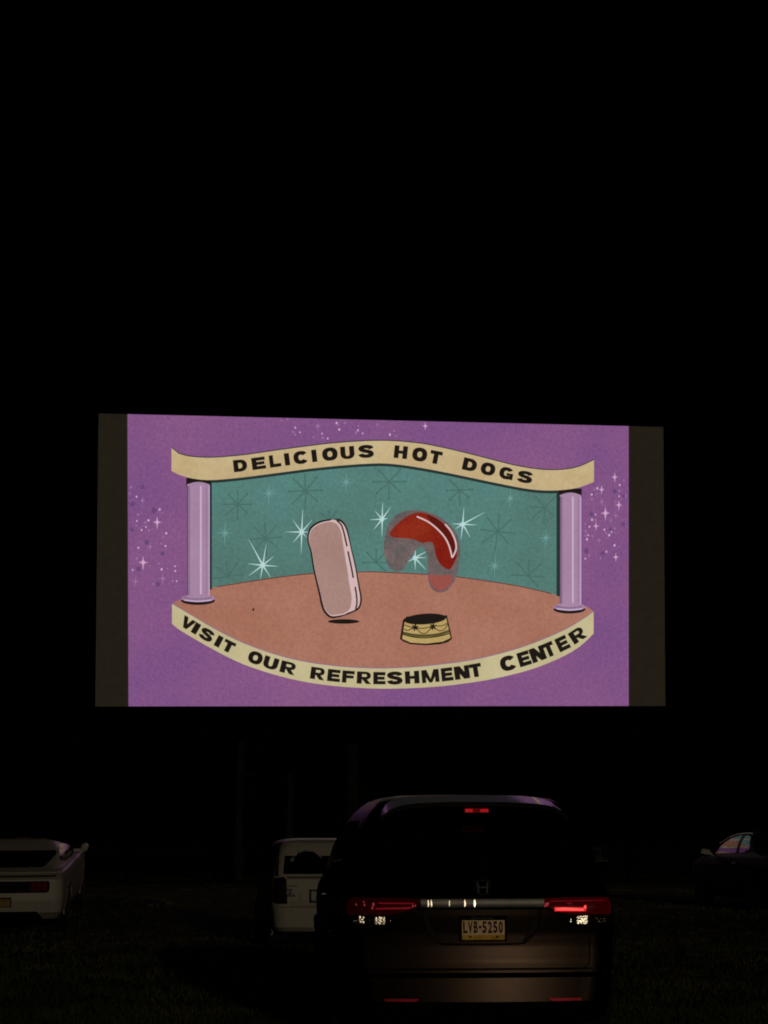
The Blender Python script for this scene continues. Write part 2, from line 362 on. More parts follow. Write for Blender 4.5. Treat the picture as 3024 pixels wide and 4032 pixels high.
def lettering(name, items, c1, c2, hfac, slant=0.0, shift=0.0):
    mb = MB()
    for ch, x0, x1 in items:
        xc = (x0+x1)/2; yc = (yint(c1, xc)+yint(c2, xc))/2 + shift
        d = 14; ang = math.atan2((yint(c1, xc+d)+yint(c2, xc+d)-yint(c1, xc-d)-yint(c2, xc-d))/2, 2*d)
        bh = (yint(c2, xc)-yint(c1, xc))*math.cos(ang); h = bh*hfac
        wd = max(20 if ch == 'I' else 24, (x1-x0) - h*abs(math.sin(ang))*(.95 if ch == 'I' else .5))/max(.6, math.cos(ang)); ca, sa = math.cos(ang), math.sin(ang)
        vv, ff = block_glyph(ch)
        pts = [((u-.5)*wd, -(v-.5)*h) for u, v in vv]
        mb.add([S(xc + p*ca - r_*sa, yc + p*sa + r_*ca, LAYL) for p, r_ in pts], ff)
    return sub(name, mb, [INK])
lettering('lettering', [('D',917,973),('E',989,1046),('L',1058,1106),('I',1117,1141),('C',1153,1214),('I',1225,1247),('O',1266,1329),('U',1338,1395),('S',1411,1469),
    ('H',1549,1604),('O',1620,1682),('T',1688,1740),('D',1818,1878),('O',1889,1950),('G',1962,2021),('S',2036,2094)], bt, bb, .54, shift=-3)
lettering('lettering', [('V',709,767),('I',752,790),('S',785,842),('I',842,879),('T',873,926),('O',974,1036),('U',1034,1097),('R',1101,1165),('R',1220,1279),('E',1287,1340),('F',1345,1396),('R',1403,1460),('E',1468,1517),
    ('S',1524,1582),('H',1592,1650),('M',1657,1728),('E',1734,1783),('N',1785,1848),('T',1845,1896),('C',1964,2034),('E',2034,2089),('N',2082,2147),('T',2134,2185),('E',2185,2240),('R',2239,2303)], lt, lb, .60, shift=-1)
def pillar(x0, x1, yt, yb, by, brx, bx):
    m = MB()
    arc = [(x0 + (x1-x0)*k/12, yt - 10*math.sin(math.pi*k/12)) for k in range(13)]
    sheet(m, [(x0-3, yt-26), (x1+3, yt-26), (x1+3, yt+8), (x0-3, yt+8)], 4.5, 3)
    sheet(m, arc + [(x1, yb), (x0, yb)], 6, 0)
    for u0, u1, mi in [(0,.025,3),(.025,.13,1),(.57,.65,2),(.84,.87,1),(.96,1,2)]:
        a, b_ = x0+(x1-x0)*u0, x0+(x1-x0)*u1
        sheet(m, [(a, yt+6), (b_, yt+6), (b_, yb), (a, yb)], 7, mi)
    disc(m, bx, by+9, brx, 17, 6.5, 3); disc(m, bx, by, brx, 15, 7.5, 0); disc(m, bx-4, by-2, brx*.9, 9, 8, 1); disc(m, bx, by-8, (x1-x0)*.53, 8, 8.5, 0)
    stroke(m, [(bx-brx*.8, by+7), (bx, by+12), (bx+brx*.8, by+7)], 5, 8.6, 2)
    sub('pillar', m, [LILAC, LILACD, LILACW, INK])
pillar(736, 825, 1908, 2350, 2356, 67, 779)
pillar(2202, 2286, 1950, 2384, 2390, 63, 2240)
def sb(c, pts, wd=7, mi=0):
    st = MB(); burst(st, c, pts, wd, 5, 0, False, True, 9 if mi == 0 else 5); sub('starburst', st, [STARW if mi == 0 else TEALL])
T7 = lambda *p: [(820+x*.422, 1880+y*.422) for x, y in p]
TS = lambda *p: [(1450+x*.3315, 1950+y*.3315) for x, y in p]
T8 = lambda *p: [(1740+x*.3134, 1880+y*.3134) for x, y in p]
sb(T7((870,510))[0], T7((880,300),(865,710),(720,508),(935,510),(788,400),(968,396),(792,608),(915,558)))
sb(T7((507,820))[0], T7((376,576),(540,618),(610,736),(370,805),(650,830),(376,918),(485,948),(580,932)))
sb(TS((162,285))[0], TS((168,85),(265,138),(78,188),(15,292),(62,408),(160,495),(232,278)))
sb(TS((1118,345))[0], TS((1133,145),(1380,203),(990,340),(1285,355),(1028,402),(1098,525),(1208,502)))
sb(TS((550,745))[0], TS((558,635),(705,658),(465,792),(557,885),(680,884),(690,740)))
for c, r in [(T7((1285,45))[0],44),(T7((155,520))[0],52),(T7((565,150))[0],46),(T8((855,265))[0],36),(T8((1300,760))[0],40),(T8((660,1110))[0],50)]:
    sb(c, spokes(c, r, [2,45,88,135,180,225,268,315], [.7,.6,1,.5,.7,.6,1.05,.5]), 4.5, 1)
sk = MB(); r4 = lambda x, y: (480+x*.235, 1880+y*.235); r5 = lambda x, y: (2250+x*.2711, 1820+y*.2711); r6 = lambda x, y: (1040+x*.422, 1640+y*.422)
def cross(c, r, mi=0):
    burst(sk, c, spokes(c, r, [0,90,180,270,45,225,135,315], [.75,1,.75,1.2,.4,.4,.4,.4]), r*.34, 3, mi, False, True, r*.24)
for x, y, r, mi in [(345,385,16,1),(590,750,22,0),(470,1165,16,1),(355,1425,24,0),(225,1740,18,1),(685,1690,20,1)]: cross(r4(x, y), r, mi)
for x, y, r, mi in [(625,218,18,0),(435,398,16,0),(435,575,14,1),(685,622,18,0),(490,740,24,0),(640,775,14,1),(352,928,16,0),(400,1135,13,1),(640,1378,16,0),(570,840,10,1),(790,490,10,1)]: cross(r5(x, y), r, mi)
for x, y, r, mi in [(160,38,8,1),(500,90,17,1),(750,62,11,1),(1055,74,10,1),(1502,90,15,0)]: cross(r6(x, y), r, mi)
for pts, fn in [([(130,272),(245,325),(270,622),(250,730),(390,755),(445,720),(250,808),(330,880),(455,885),(400,830),(690,1003),(743,935),(655,1112),(275,1178),(250,1358),(180,1550),(620,1445),(665,1540),(765,1525),(895,1570),(850,1738),(915,1738),(528,1785),(632,538),(688,590),(730,1150),(150,165),(890,1490)], r4),
                ([(757,262),(698,332),(692,418),(690,495),(325,400),(372,380),(362,462),(290,470),(293,535),(345,760),(343,840),(295,838),(197,900),(258,938),(203,1002),(240,1062),(300,1070),(222,1120),(198,1072),(475,980),(500,1030),(577,1015),(628,962),(622,1208),(683,1225),(505,1300),(258,1358),(197,1402),(418,1395),(545,1060),(640,575)], r5),
                ([(218,25),(290,105),(270,145),(332,148),(290,170),(675,62),(878,88),(873,130),(855,152),(918,158),(1210,135),(1172,170),(1232,184),(592,206),(545,200),(540,160),(460,195),(700,122),(690,80)], r6)]:
    for k, (x, y) in enumerate(pts):
        c = fn(x, y); disc(sk, c[0], c[1], 3.2+(k % 3)*.6, 3.8+(k % 3)*.7, 3, 0 if k % 2 else 1, 0, 8)
for k in range(70):
    c = r4(rs.uniform(110, 900), rs.gauss(1000, 420)) if k % 2 else r5(rs.uniform(160, 800), rs.gauss(820, 340))
    if k % 2 == 0 or c[1] > 1890: disc(sk, c[0], c[1], 1.8, 2, 2.6, 1, 0, 6)
sub('sparkle_pattern', sk, [SPARK, SPARKD])
# plain generic bread bun and curved sausage
bn = MB(); cb = lambda *p: [(1150+x*.2486, 2000+y*.2486) for x, y in p]
out = cb((240,450),(270,330),(350,250),(460,200),(600,178),(735,178),(815,225),(870,330),(910,480),(940,640),(985,820),(1022,980),(1045,1120),(1075,1280),(1100,1420),(1090,1530),(1045,1610),(955,1655),(850,1700),(740,1730),(640,1748),(560,1718),(490,1635),(452,1530),(415,1350),(368,1150),(325,950),(285,700),(245,560))
inn = cb((262,450),(295,345),(370,275),(470,228),(600,205),(690,225),(745,285),(785,380),(805,500),(830,650),(860,850),(890,1000),(905,1130),(930,1280),(955,1420),(945,1540),(920,1620),(840,1680),(735,1705),(640,1715),(580,1690),(520,1620),(485,1530),(445,1350),(395,1150),(350,950),(310,700),(268,560))
rim = cb((600,200),(725,205),(800,255),(850,345),(890,490),(925,650),(965,820),(1000,980),(1022,1120),(1050,1280),(1072,1420),(1062,1525),(1020,1590),(900,1650),(700,1680),(640,1400),(600,900),(560,400))
sheet(bn, [tuple(p[:2]) for p in smooth_closed([(x, y, 0) for x, y in out], 4)], 6, 1)
sheet(bn, [tuple(p[:2]) for p in smooth_closed([(x, y, 0) for x, y in rim], 4)], 7, 2)
sheet(bn, [tuple(p[:2]) for p in smooth_closed([(x, y, 0) for x, y in inn], 4)], 8, 2)
ii = [(1312+(x-1312)*.965+ -2, 2240+(y-2240)*.975) for x, y in inn]
sheet(bn, [tuple(p[:2]) for p in smooth_closed([(x, y, 0) for x, y in ii], 4)], 9, 0)
for pts in [((700,200),(770,270),(810,380),(838,500),(862,610)),((878,690),(905,820),(935,960),(962,1110)),((992,1250),(1012,1380),(1020,1500),(1000,1600))]:
    stroke(bn, [tuple(p[:2]) for p in catmull([(x, y, 0) for x, y in cb(*pts)], 5)], 6, 10, 1)
disc(bn, 1352, 2447, 62, 9, 5, 1)
sub('bread_bun', bn, [BUN, INK, BUNL])
sg = MB(); cs = lambda pts: [tuple(p[:2]) for p in smooth_closed([(1450+x*.3315, 1950+y*.3315, 0) for x, y in pts], 5)]
gh = [(180,640),(205,440),(265,300),(380,205),(540,178),(700,200),(850,262),(975,365),(1055,480),(1090,640),(1070,800),(1055,930),(1000,1050),(930,1130),(840,1155),(760,1120),(715,1040),(702,900),(695,720),(640,610),(570,640),(480,770),(395,890),(300,895),(220,810)]
sheet(sg, cs(gh), 6, 4); 
sheet(sg, cs([(1450+0, 0)] if False else [(250+(x-640)*0+x-250, y) for x, y in [(640,520)]] if False else [(192,640),(216,450),(272,310),(384,216),(540,190),(697,212),(842,273),(964,374),(1044,486),(1078,640),(1058,800),(1043,925),(992,1040),(926,1118),(842,1142),(770,1108),(727,1034),(714,900),(706,716),(642,596),(562,630),(472,762),(390,876),(304,882),(230,800)]), 6.5, 0)
sheet(sg, cs([(716,950),(850,952),(985,950),(980,1040),(920,1110),(842,1135),(775,1100),(730,1030)]), 7, 1)
sheet(sg, cs([(250,460),(300,380),(400,290),(500,230),(600,205),(700,225),(800,270),(905,350),(985,460),(1032,590),(1048,720),(1015,800),(965,880),(905,865),(835,800),(792,700),(770,590),(720,555),(640,568),(560,535),(470,515),(380,510),(290,500)]), 8, 2)
sheet(sg, cs([(690,235),(800,280),(900,360),(975,465),(1020,590),(1035,720),(1000,770),(975,700),(940,580),(880,470),(800,385),(740,320)]), 9, 3)
TSS = lambda pts: [tuple(p[:2]) for p in catmull([(1450+x*.3315, 1950+y*.3315, 0) for x, y in pts], 6)]
stroke(sg, TSS([(570,255),(700,315),(810,400),(900,500),(955,610),(990,745)]), 6, 10, 5)
stroke(sg, TSS([(905,345),(975,430),(1025,540),(1035,640),(995,740)]), 6, 10, 5)
sub('curved_sausage', sg, [GHOST, GHOSTR, RED, REDD, GHOST, WHITE])
dr = MB(); dd = lambda pts: [(1450+x*.3315, 1950+y*.3315) for x, y in pts]
sheet(dr, dd([(408,1480),(455,1440),(930,1425),(992,1705),(940,1745),(850,1770),(680,1782),(500,1770),(420,1740),(372,1710)]), 6, 1)
sheet(dr, dd([(430,1490),(920,1455),(972,1695),(880,1738),(680,1762),(500,1750),(398,1705)]), 7, 0)
disc(dr, 1450+668*.3315, 1950+1470*.3315, 252*.3315, 64*.3315, 8, 1, R(-4))
for a, wd, mi in [([(405,1640),(540,1668),(690,1672),(840,1655),(955,1618)],9,2),([(400,1650),(540,1685),(690,1692),(840,1672),(962,1640)],5,1),([(408,1625),(540,1652),(690,1658),(840,1640),(950,1600)],4,1)]:
    stroke(dr, TSS(a), wd*.8, 9, mi)
for a in [[(425,1540),(480,1560),(540,1575)],[(420,1590),(460,1605),(520,1580)],[(560,1575),(650,1580),(740,1560)],[(575,1585),(620,1635),(680,1635),(745,1575)],[(790,1550),(870,1550),(930,1520)],[(790,1580),(840,1610),(900,1590),(935,1530)]]:
    stroke(dr, TSS(a), 3.2, 9, 1)
for x, y in [(548,1570),(762,1560)]: burst(dr, dd([(x, y)])[0], spokes(dd([(x, y)])[0], 13, [20,80,140,200,260,320]), 6, 9, 1, False, False, 4)
sub('gold_tub', dr, [GOLD, INK, OLIVE])

# ---------------------------------------------------------------- cars
class Car:
    """body lofted from plan outlines stacked in height. local frame: rear at y=0, front at +y, x to the right"""
    def __init__(s, keys, L, tr=.1, tf=.12, y0=1.4, yf0=1.5, tr2=0, y02=2.6, zb=9):
        s.tr2, s.y02, s.zb = tr2, y02, zb
        s.k = np.array(keys, float); s.L = L; s.tr, s.tf, s.y0, s.y1 = tr, tf, y0, L-yf0
    def par(s, z): return [float(np.interp(z, s.k[:, 0], s.k[:, i])) for i in range(1, 6)]   # yr, yf, w, rc, bow
    def weff(s, y, w, z=0.0):
        tr, y0 = (s.tr2, s.y02) if s.tr2 and z > s.zb else (s.tr, s.y0)
        a = max(0, (y0-y)/y0); b = max(0, (y-s.y1)/(s.L-s.y1)); return w*(1 - tr*a*a - s.tf*b*b)
    def outline(s, z):
        yr, yf, w, rc, bow = s.par(z); rcf = rc*1.3
        yc = yr + bow + rc; Wr = s.weff(yc, w, z); rx = min(rc, Wr*.9); pts = []
        for i in range(10): x = (Wr-rx)*i/10; pts.append((x, yr + bow*(x/Wr)**2))
        yb = yr + bow*((Wr-rx)/Wr)**2
        for i in range(8): a = math.pi/2*i/8; pts.append((Wr-rx + rx*math.sin(a), yb + rc*(1-math.cos(a))))
        yfc = yf - bow - rcf; y_s = yb+rc
        n = 44
        for i in range(n+1):
            y = y_s + (yfc-y_s)*i/n; pts.append((s.weff(y, w, z), y))
        Wf = s.weff(yfc, w, z); rx = min(rcf, Wf*.9)
        for i in range(1, 8): a = math.pi/2*i/7; pts.append((Wf-rx + rx*math.cos(a), yfc + rcf*math.sin(a)))
        for i in range(1, 9): x = (Wf-rx)*(1-i/8); pts.append((x, yfc+rcf + bow*(1-(x/Wf)**2)*.9))
        return pts
    def rear_y(s, x, z):
        yr, yf, w, rc, bow = s.par(z); yc = yr+bow+rc; Wr = s.weff(yc, w, z); rx = min(rc, Wr*.9); x = abs(x)
        yb = yr + bow*((Wr-rx)/Wr)**2
        if x <= Wr-rx: return yr + bow*(x/Wr)**2
        t = min(1, (x-(Wr-rx))/rx); return yb + rc*(1-math.sqrt(max(0, 1-t*t)))
    def front_y(s, x, z):
        yr, yf, w, rc, bow = s.par(z); rcf = rc*1.3; yfc = yf-bow-rcf; Wf = s.weff(yfc, w, z); rx = min(rcf, Wf*.9); x = abs(x)
        if x <= Wf-rx: return yfc+rcf + bow*(1-(x/Wf)**2)*.9
        t = min(1, (x-(Wf-rx))/rx); return yfc + rcf*math.sqrt(max(0, 1-t*t))
    def side_x(s, y, z): return s.weff(y, s.par(z)[2], z)
    def body(s, m, parent, z0, z1, arches=(), name='body'):
        zs = sorted(set([z0, z1] + [float(k) for k in s.k[:, 0] if z0 <= k <= z1] + list(np.linspace(z0, z1, max(3, int((z1-z0)/.035))))))
        zs = [z for i, z in enumerate(zs) if i == 0 or z-zs[i-1] > .0015]
        rings = []
        for z in zs:
            h = s.outline(z); rings.append([(x, y, z) for x, y in h] + [(-x, y, z) for x, y in h[::-1][1:-1]])
        n = len(rings[0]); mb = MB(); mb.v = [p for r in rings for p in r]
        for i in range(len(rings)-1):
            for k in range(n):
                f = (i*n+k, i*n+(k+1) % n, (i+1)*n+(k+1) % n, (i+1)*n+k)
                cx, cy, cz = (sum(mb.v[q_][j] for q_ in f)/4 for j in range(3))
                if any(abs(cx) > .55 and (cy-ay)**2 + (cz-az)**2 < ar*ar for ay, az, ar in arches): continue
                mb.f.append(f); mb.m.append(0)
        nh = (n+2)//2
        for base in (0, (len(rings)-1)*n):
            for k in range(1, nh-2): mb.f.append((base+k, base+k+1, base+n-k-1, base+n-k)); mb.m.append(0)
            mb.f.append((base, base+1, base+n-1)); mb.m.append(0); mb.f.append((base+nh-2, base+nh-1, base+nh)); mb.m.append(0)
        return mb.build(name, m, parent, angle=28)
    def patch(s, mb, face, poly, off=.004, mi=0, maxlen=.09, skirt=.02, sgn=1):
        v, f, b = fill2d(poly, maxlen)
        def pt(a, c, o):
            if face == 'rear': return (a, s.rear_y(a, c)-o, c)
            if face == 'front': return (a, s.front_y(a, c)+o, c)
            return (sgn*(s.side_x(a, c)+o), a, c)
        n = len(v)
        mb.add([pt(a, c, off) for a, c in v] + [pt(a, c, -skirt) for a, c in v], list(f) + [(p, q_, q_+n, p+n) for p, q_ in b], mi)
def rounded(poly, r, n=4):
    out = []; N = len(poly)
    for i in range(N):
        p0, p, p1 = Vector(poly[i-1]), Vector(poly[i]), Vector(poly[(i+1) % N])
        a = (p0-p); b = (p1-p); rr = min(r, a.length*.45, b.length*.45); a = p + a.normalized()*rr; b = p + b.normalized()*rr
        for k in range(n+1): t = k/n; q_ = a*(1-t)**2 + p*2*t*(1-t) + b*t*t; out.append((q_.x, q_.y))
    return out
mir = lambda poly: [(-x, y) for x, y in poly]

TYRE = mat('tyre_rubber', (0.015, 0.015, 0.015), .85, noise=.2); RIM = mat('alloy_rim', (0.25, 0.25, 0.26), .35, metal=.9, noise=.1)
GLASS = mat('dark_window_glass', (0.004, 0.004, 0.005), .06, spec=.35, noise=.1); BLACK = mat('black_trim', (0.008, 0.008, 0.008), .7, spec=.08, noise=.2)
CHROME = mat('chrome_trim', (0.62, 0.60, 0.58), .32, metal=1, noise=.05); INTERIOR = mat('car_underbody', (0.006, 0.006, 0.006), .9, noise=.2)
def wheels(parent, hw, yr, yf, rad, wdt=.2):
    mt = MB(); mt.lathe([(-wdt/2, rad*.62), (-wdt/2, rad*.9), (-wdt/2+.03, rad), (wdt/2-.03, rad), (wdt/2, rad*.9), (wdt/2, rad*.62)], 'x', (0, 0, 0), 36)
    mr = MB(); mr.lathe([(wdt*.28, rad*.2), (wdt*.36, rad*.55), (wdt*.5, rad*.63), (wdt*.1, rad*.63)], 'x', (0, 0, 0), 30)
    for k in range(5):
        a = 2*math.pi*k/5; mr.box((wdt*.42, math.cos(a)*rad*.38, math.sin(a)*rad*.38), (.03, rad*.55, .06), rot=Matrix.Rotation(a, 3, 'X'))
    tw = None
    for y in (yr, yf):
        for sx in (1, -1):
            if tw is None:
                tw = mt.build('wheel', TYRE, parent); rr = mr.build('rim', RIM, tw); w_ = tw
            else:
                w_ = tw.copy(); COL.objects.link(w_); w_.parent = parent; r2 = rr.copy(); COL.objects.link(r2); r2.parent = w_
            w_.location = (sx*(hw-wdt/2), y, rad); w_.rotation_euler = (0, 0, 0 if sx > 0 else math.pi)
def arch_rings(car, ys, az, rad, rr, bulge, m, parent):
    for y in ys:
        for sx in (1, -1):
            mb = MB()
            pts = [(sx*(car.side_x(y+rad*math.cos(t), min(max(az+rad*math.sin(t), .3), .9))+bulge-rr), y+rad*math.cos(t), az+rad*math.sin(t)) for t in np.linspace(R(-18), R(198), 22)]
            mb.tube(pts, rr, 8); mb.build('wheel_arch_trim', m, parent)
def cap(mb, c, r, curv, mi=0, n=8, m=3, rz=None, tilt=6.4, yaw=0.0):
    """shallow convex reflector cap facing the rear, tipped up a little"""
    rz = rz or r; Q = Matrix.Rotation(R(yaw), 3, 'Z') @ Matrix.Rotation(R(-tilt), 3, 'X'); c = Vector(c)
    vs_ = [c + Q @ Vector((0, -r*r/(2*curv), 0))]
    for i in range(1, m+1):
        q_ = i/m
        for k in range(n): t = 2*math.pi*k/n; vs_.append(c + Q @ Vector((q_*r*math.cos(t), -r*r*(1-q_*q_)/(2*curv), q_*rz*math.sin(t))))
    fs = [(0, 1+k, 1+(k+1) % n) for k in range(n)] + [(1+i*n+k, 1+i*n+(k+1) % n, 1+(i+1)*n+(k+1) % n, 1+(i+1)*n+k) for i in range(m-1) for k in range(n)]
    mb.add(vs_, fs, mi)
def text_on_rear(mb, car, text, x0, x1, zb, zt, off, bold=.0, mi=0, gap=.18, widths=None):
    n = len(text); step = (x1-x0)/n
    for i, ch in enumerate(text):
        if ch == ' ': continue
        vv, ff = glyph(ch, bold); cw = step*(1-gap)
        if ch in 'I1': cw *= .4
        xa = x0 + step*i + (step-cw)/2
        mb.add([(xa+u*cw, car.rear_y((x0+x1)/2, (zb+zt)/2)-off, zb+(zt-zb)*v) for u, v in vv], ff, mi)

# ---- minivan
VAN_Y = 12.3
VX = at(1897, 3310, VAN_Y).x
van = empty('minivan', (VX, VAN_Y, 0), R(4.0))
tag(van, 'dark grey brown minivan with one bright red tail lamp, nearest the camera', 'minivan')
#        z     yr    yf    w     rc   bow
VK = [(.20, .16, 4.95, .88, .20, .08), (.30, .03, 5.08, .94, .20, .09), (.36, -.035, 5.12, .955, .20, .09), (.515, -.022, 5.13, .97, .18, .09), (.53, .00, 5.12, .97, .18, .09), (.545, .028, 5.1, .975, .17, .08),
      (.62, .041, 5.08, .985, .17, .08), (.72, .049, 5.04, .99, .17, .08), (.80, .050, 5.0, .995, .17, .08), (.92, .043, 4.8, 1.0, .17, .07), (.97, .043, 4.6, .995, .17, .06), (1.04, .065, 4.35, .985, .18, .05), (1.10, .12, 4.15, .955, .2, .05), (1.16, .16, 4.0, .93, .2, .05),
      (1.40, .30, 3.55, .865, .2, .05), (1.58, .40, 3.2, .77, .2, .06), (1.64, .45, 3.1, .725, .2, .07), (1.69, .55, 3.0, .675, .22, .09), (1.725, .72, 2.85, .63, .25, .12), (1.75, 1.0, 2.6, .48, .25, .15), (1.76, 1.3, 2.4, .30, .25, .15)]
VC = Car(VK, 5.13, tr=.09, tf=.1)
VPAINT = mat('brown_grey_metallic_paint', (0.043, 0.028, 0.019), .29, metal=.97, noise=.08, nscale=5, tint=.12)
VC.body(VPAINT, van, .20, 1.76, [(1.0, .34, .40), (4.05, .34, .40)])
arch_rings(VC, (1.0, 4.05), .34, .41, .035, .03, VPAINT, van)
wheels(van, 1.0, 1.0, 4.05, .335, .23)
m = MB(); VC.patch(m, 'rear', rounded([(-.70, 1.17), (.70, 1.17), (.665, 1.40), (.58, 1.565), (-.58, 1.565), (-.665, 1.40)], .07), .006); m.build('rear_window', GLASS, van)
m = MB(); VC.patch(m, 'front', rounded([(-.80, 1.12), (.80, 1.12), (.62, 1.62), (-.62, 1.62)], .06), .005); m.build('windscreen', GLASS, van)
for sx in (1, -1):
    for poly in ([(.62, 1.14), (1.55, 1.13), (1.55, 1.57), (.78, 1.56)], [(1.62, 1.13), (2.7, 1.12), (2.7, 1.57), (1.62, 1.57)], [(2.77, 1.12), (3.7, 1.10), (3.05, 1.55), (2.77, 1.57)]):
        m = MB(); VC.patch(m, 'side', rounded(poly, .05), .004, sgn=sx); m.build('side_window', GLASS, van)
    m = MB(); c0 = Vector((sx*1.075, 3.62, 1.245)); m.add([(c0.x+sx*a*.125, c0.y+d, c0.z-.01+e) for d, k in ((-.06, .9), (0, 1.0), (.07, .7)) for a, e in [(k*p, k*q_) for p, q_ in [(-1, -.07), (-.6, -.10), (.6, -.10), (1, -.06), (1, .02), (.72, .085), (.2, .105), (-.4, .095), (-.95, .04)]]], [tuple(range(9)), tuple(range(18, 27))] + [(r_*9+k, r_*9+(k+1) % 9, (r_+1)*9+(k+1) % 9, (r_+1)*9+k) for r_ in (0, 1) for k in range(9)]); m.box((sx*.965, 3.62, 1.16), (.16, .05, .05)); m.build('side_mirror', VPAINT, van)
    m = MB(); VC.patch(m, 'side', rounded([(1.75, .985), (1.98, .985), (1.98, 1.015), (1.75, 1.015)], .01), .03, sgn=sx); m.build('door_handle', CHROME, van)
    m = MB(); VC.patch(m, 'front', rounded([(sx*.5, .80), (sx*.88, .84), (sx*.92, .72), (sx*.55, .68)], .03), .01); m.build('headlight', mat('headlight_glass', (.3,.3,.3), .1, noise=.1), van)
# roof spoiler with the high brake lamp under it
m = MB(); n = 25; sv = []
for i in range(n):
    u = -1+2*i/(n-1); x = .66*u; zt = 1.690 - .022*u*u - .075*u**8; yb = .27 + .06*u*u
    sv += [(x, yb, zt-.004), (x, yb+.012, zt-.036), (x, yb+.34, zt-.05), (x, yb+.34, zt+.052)]
m.add(sv, [(i*4+a, i*4+(a+1) % 4, (i+1)*4+(a+1) % 4, (i+1)*4+a) for i in range(n-1) for a in range(4)] + [(0,1,2,3), (4*n-1, 4*n-2, 4*n-3, 4*n-4)])
SPOIL = mat('dark_roof_paint', (0.05, 0.047, 0.045), .32, metal=.3, noise=.06, nscale=3, coat=.6)
m.build('roof_spoiler', SPOIL, van)
BRK = mat('dim_red_brake_lamp', (.25, .01, .01), .25, emit=(1.0, .02, .03), estr=.32, noise=.5, nscale=22, spec=.05)
m = MB(); m.box((0, .278, 1.627), (.165, .03, .028)); m.box((-.055, .262, 1.626), (.052, .012, .022), 1); m.box((.052, .262, 1.626), (.056, .012, .020), 1)
m.build('high_brake_lamp', [mat('red_lamp_lens', (.05, .003, .004), .5, noise=.2, emit=(1, .01, .02), estr=.06, spec=.1), BRK], van, smooth=False)
m = MB(); m.box((.0, .24, 1.185), (.05, .06, .05)); m.tube([(.0, .22, 1.19), (.36, .29, 1.26)], .008, 6); m.build('rear_wiper', BLACK, van)
# tail lamps
LENS = mat('red_tail_lens', (.10, .003, .005), .2, noise=.6, nscale=14, spec=.3, emit=(.9, .0, .02), estr=.018)
LENSL = mat('faint_glow_tail_lens', (.10, .003, .005), .2, noise=.6, nscale=14, spec=.3, emit=(.9, .0, .02), estr=.006)  # the unlit lens is given a faint red glow of its own
LIT = mat('lit_red_light_bar', (.3, .01, .01), .3, emit=(1.0, .075, .07), estr=1.5)
LITE = mat('lit_red_light_bar_edge', (.3, .01, .01), .3, emit=(1.0, .02, .03), estr=.75)
DIM = mat('dim_red_light_bar', (.3, .01, .01), .3, emit=(1.0, .02, .05), estr=.12)
DIMP = mat('painted_pink_glint', (.4, .05, .06), .3, emit=(1.0, .10, .14), estr=.22)  # lamp glints painted in as small glowing pink spots
CLEAR = mat('clear_lamp_cover', (.03, .026, .018), .12, noise=.5, nscale=25)
REFL = mat('glint_reflector', (.95, .88, .72), .24, metal=1, noise=.05)  # lamp reflectors, and the glint caps added to the chrome strip
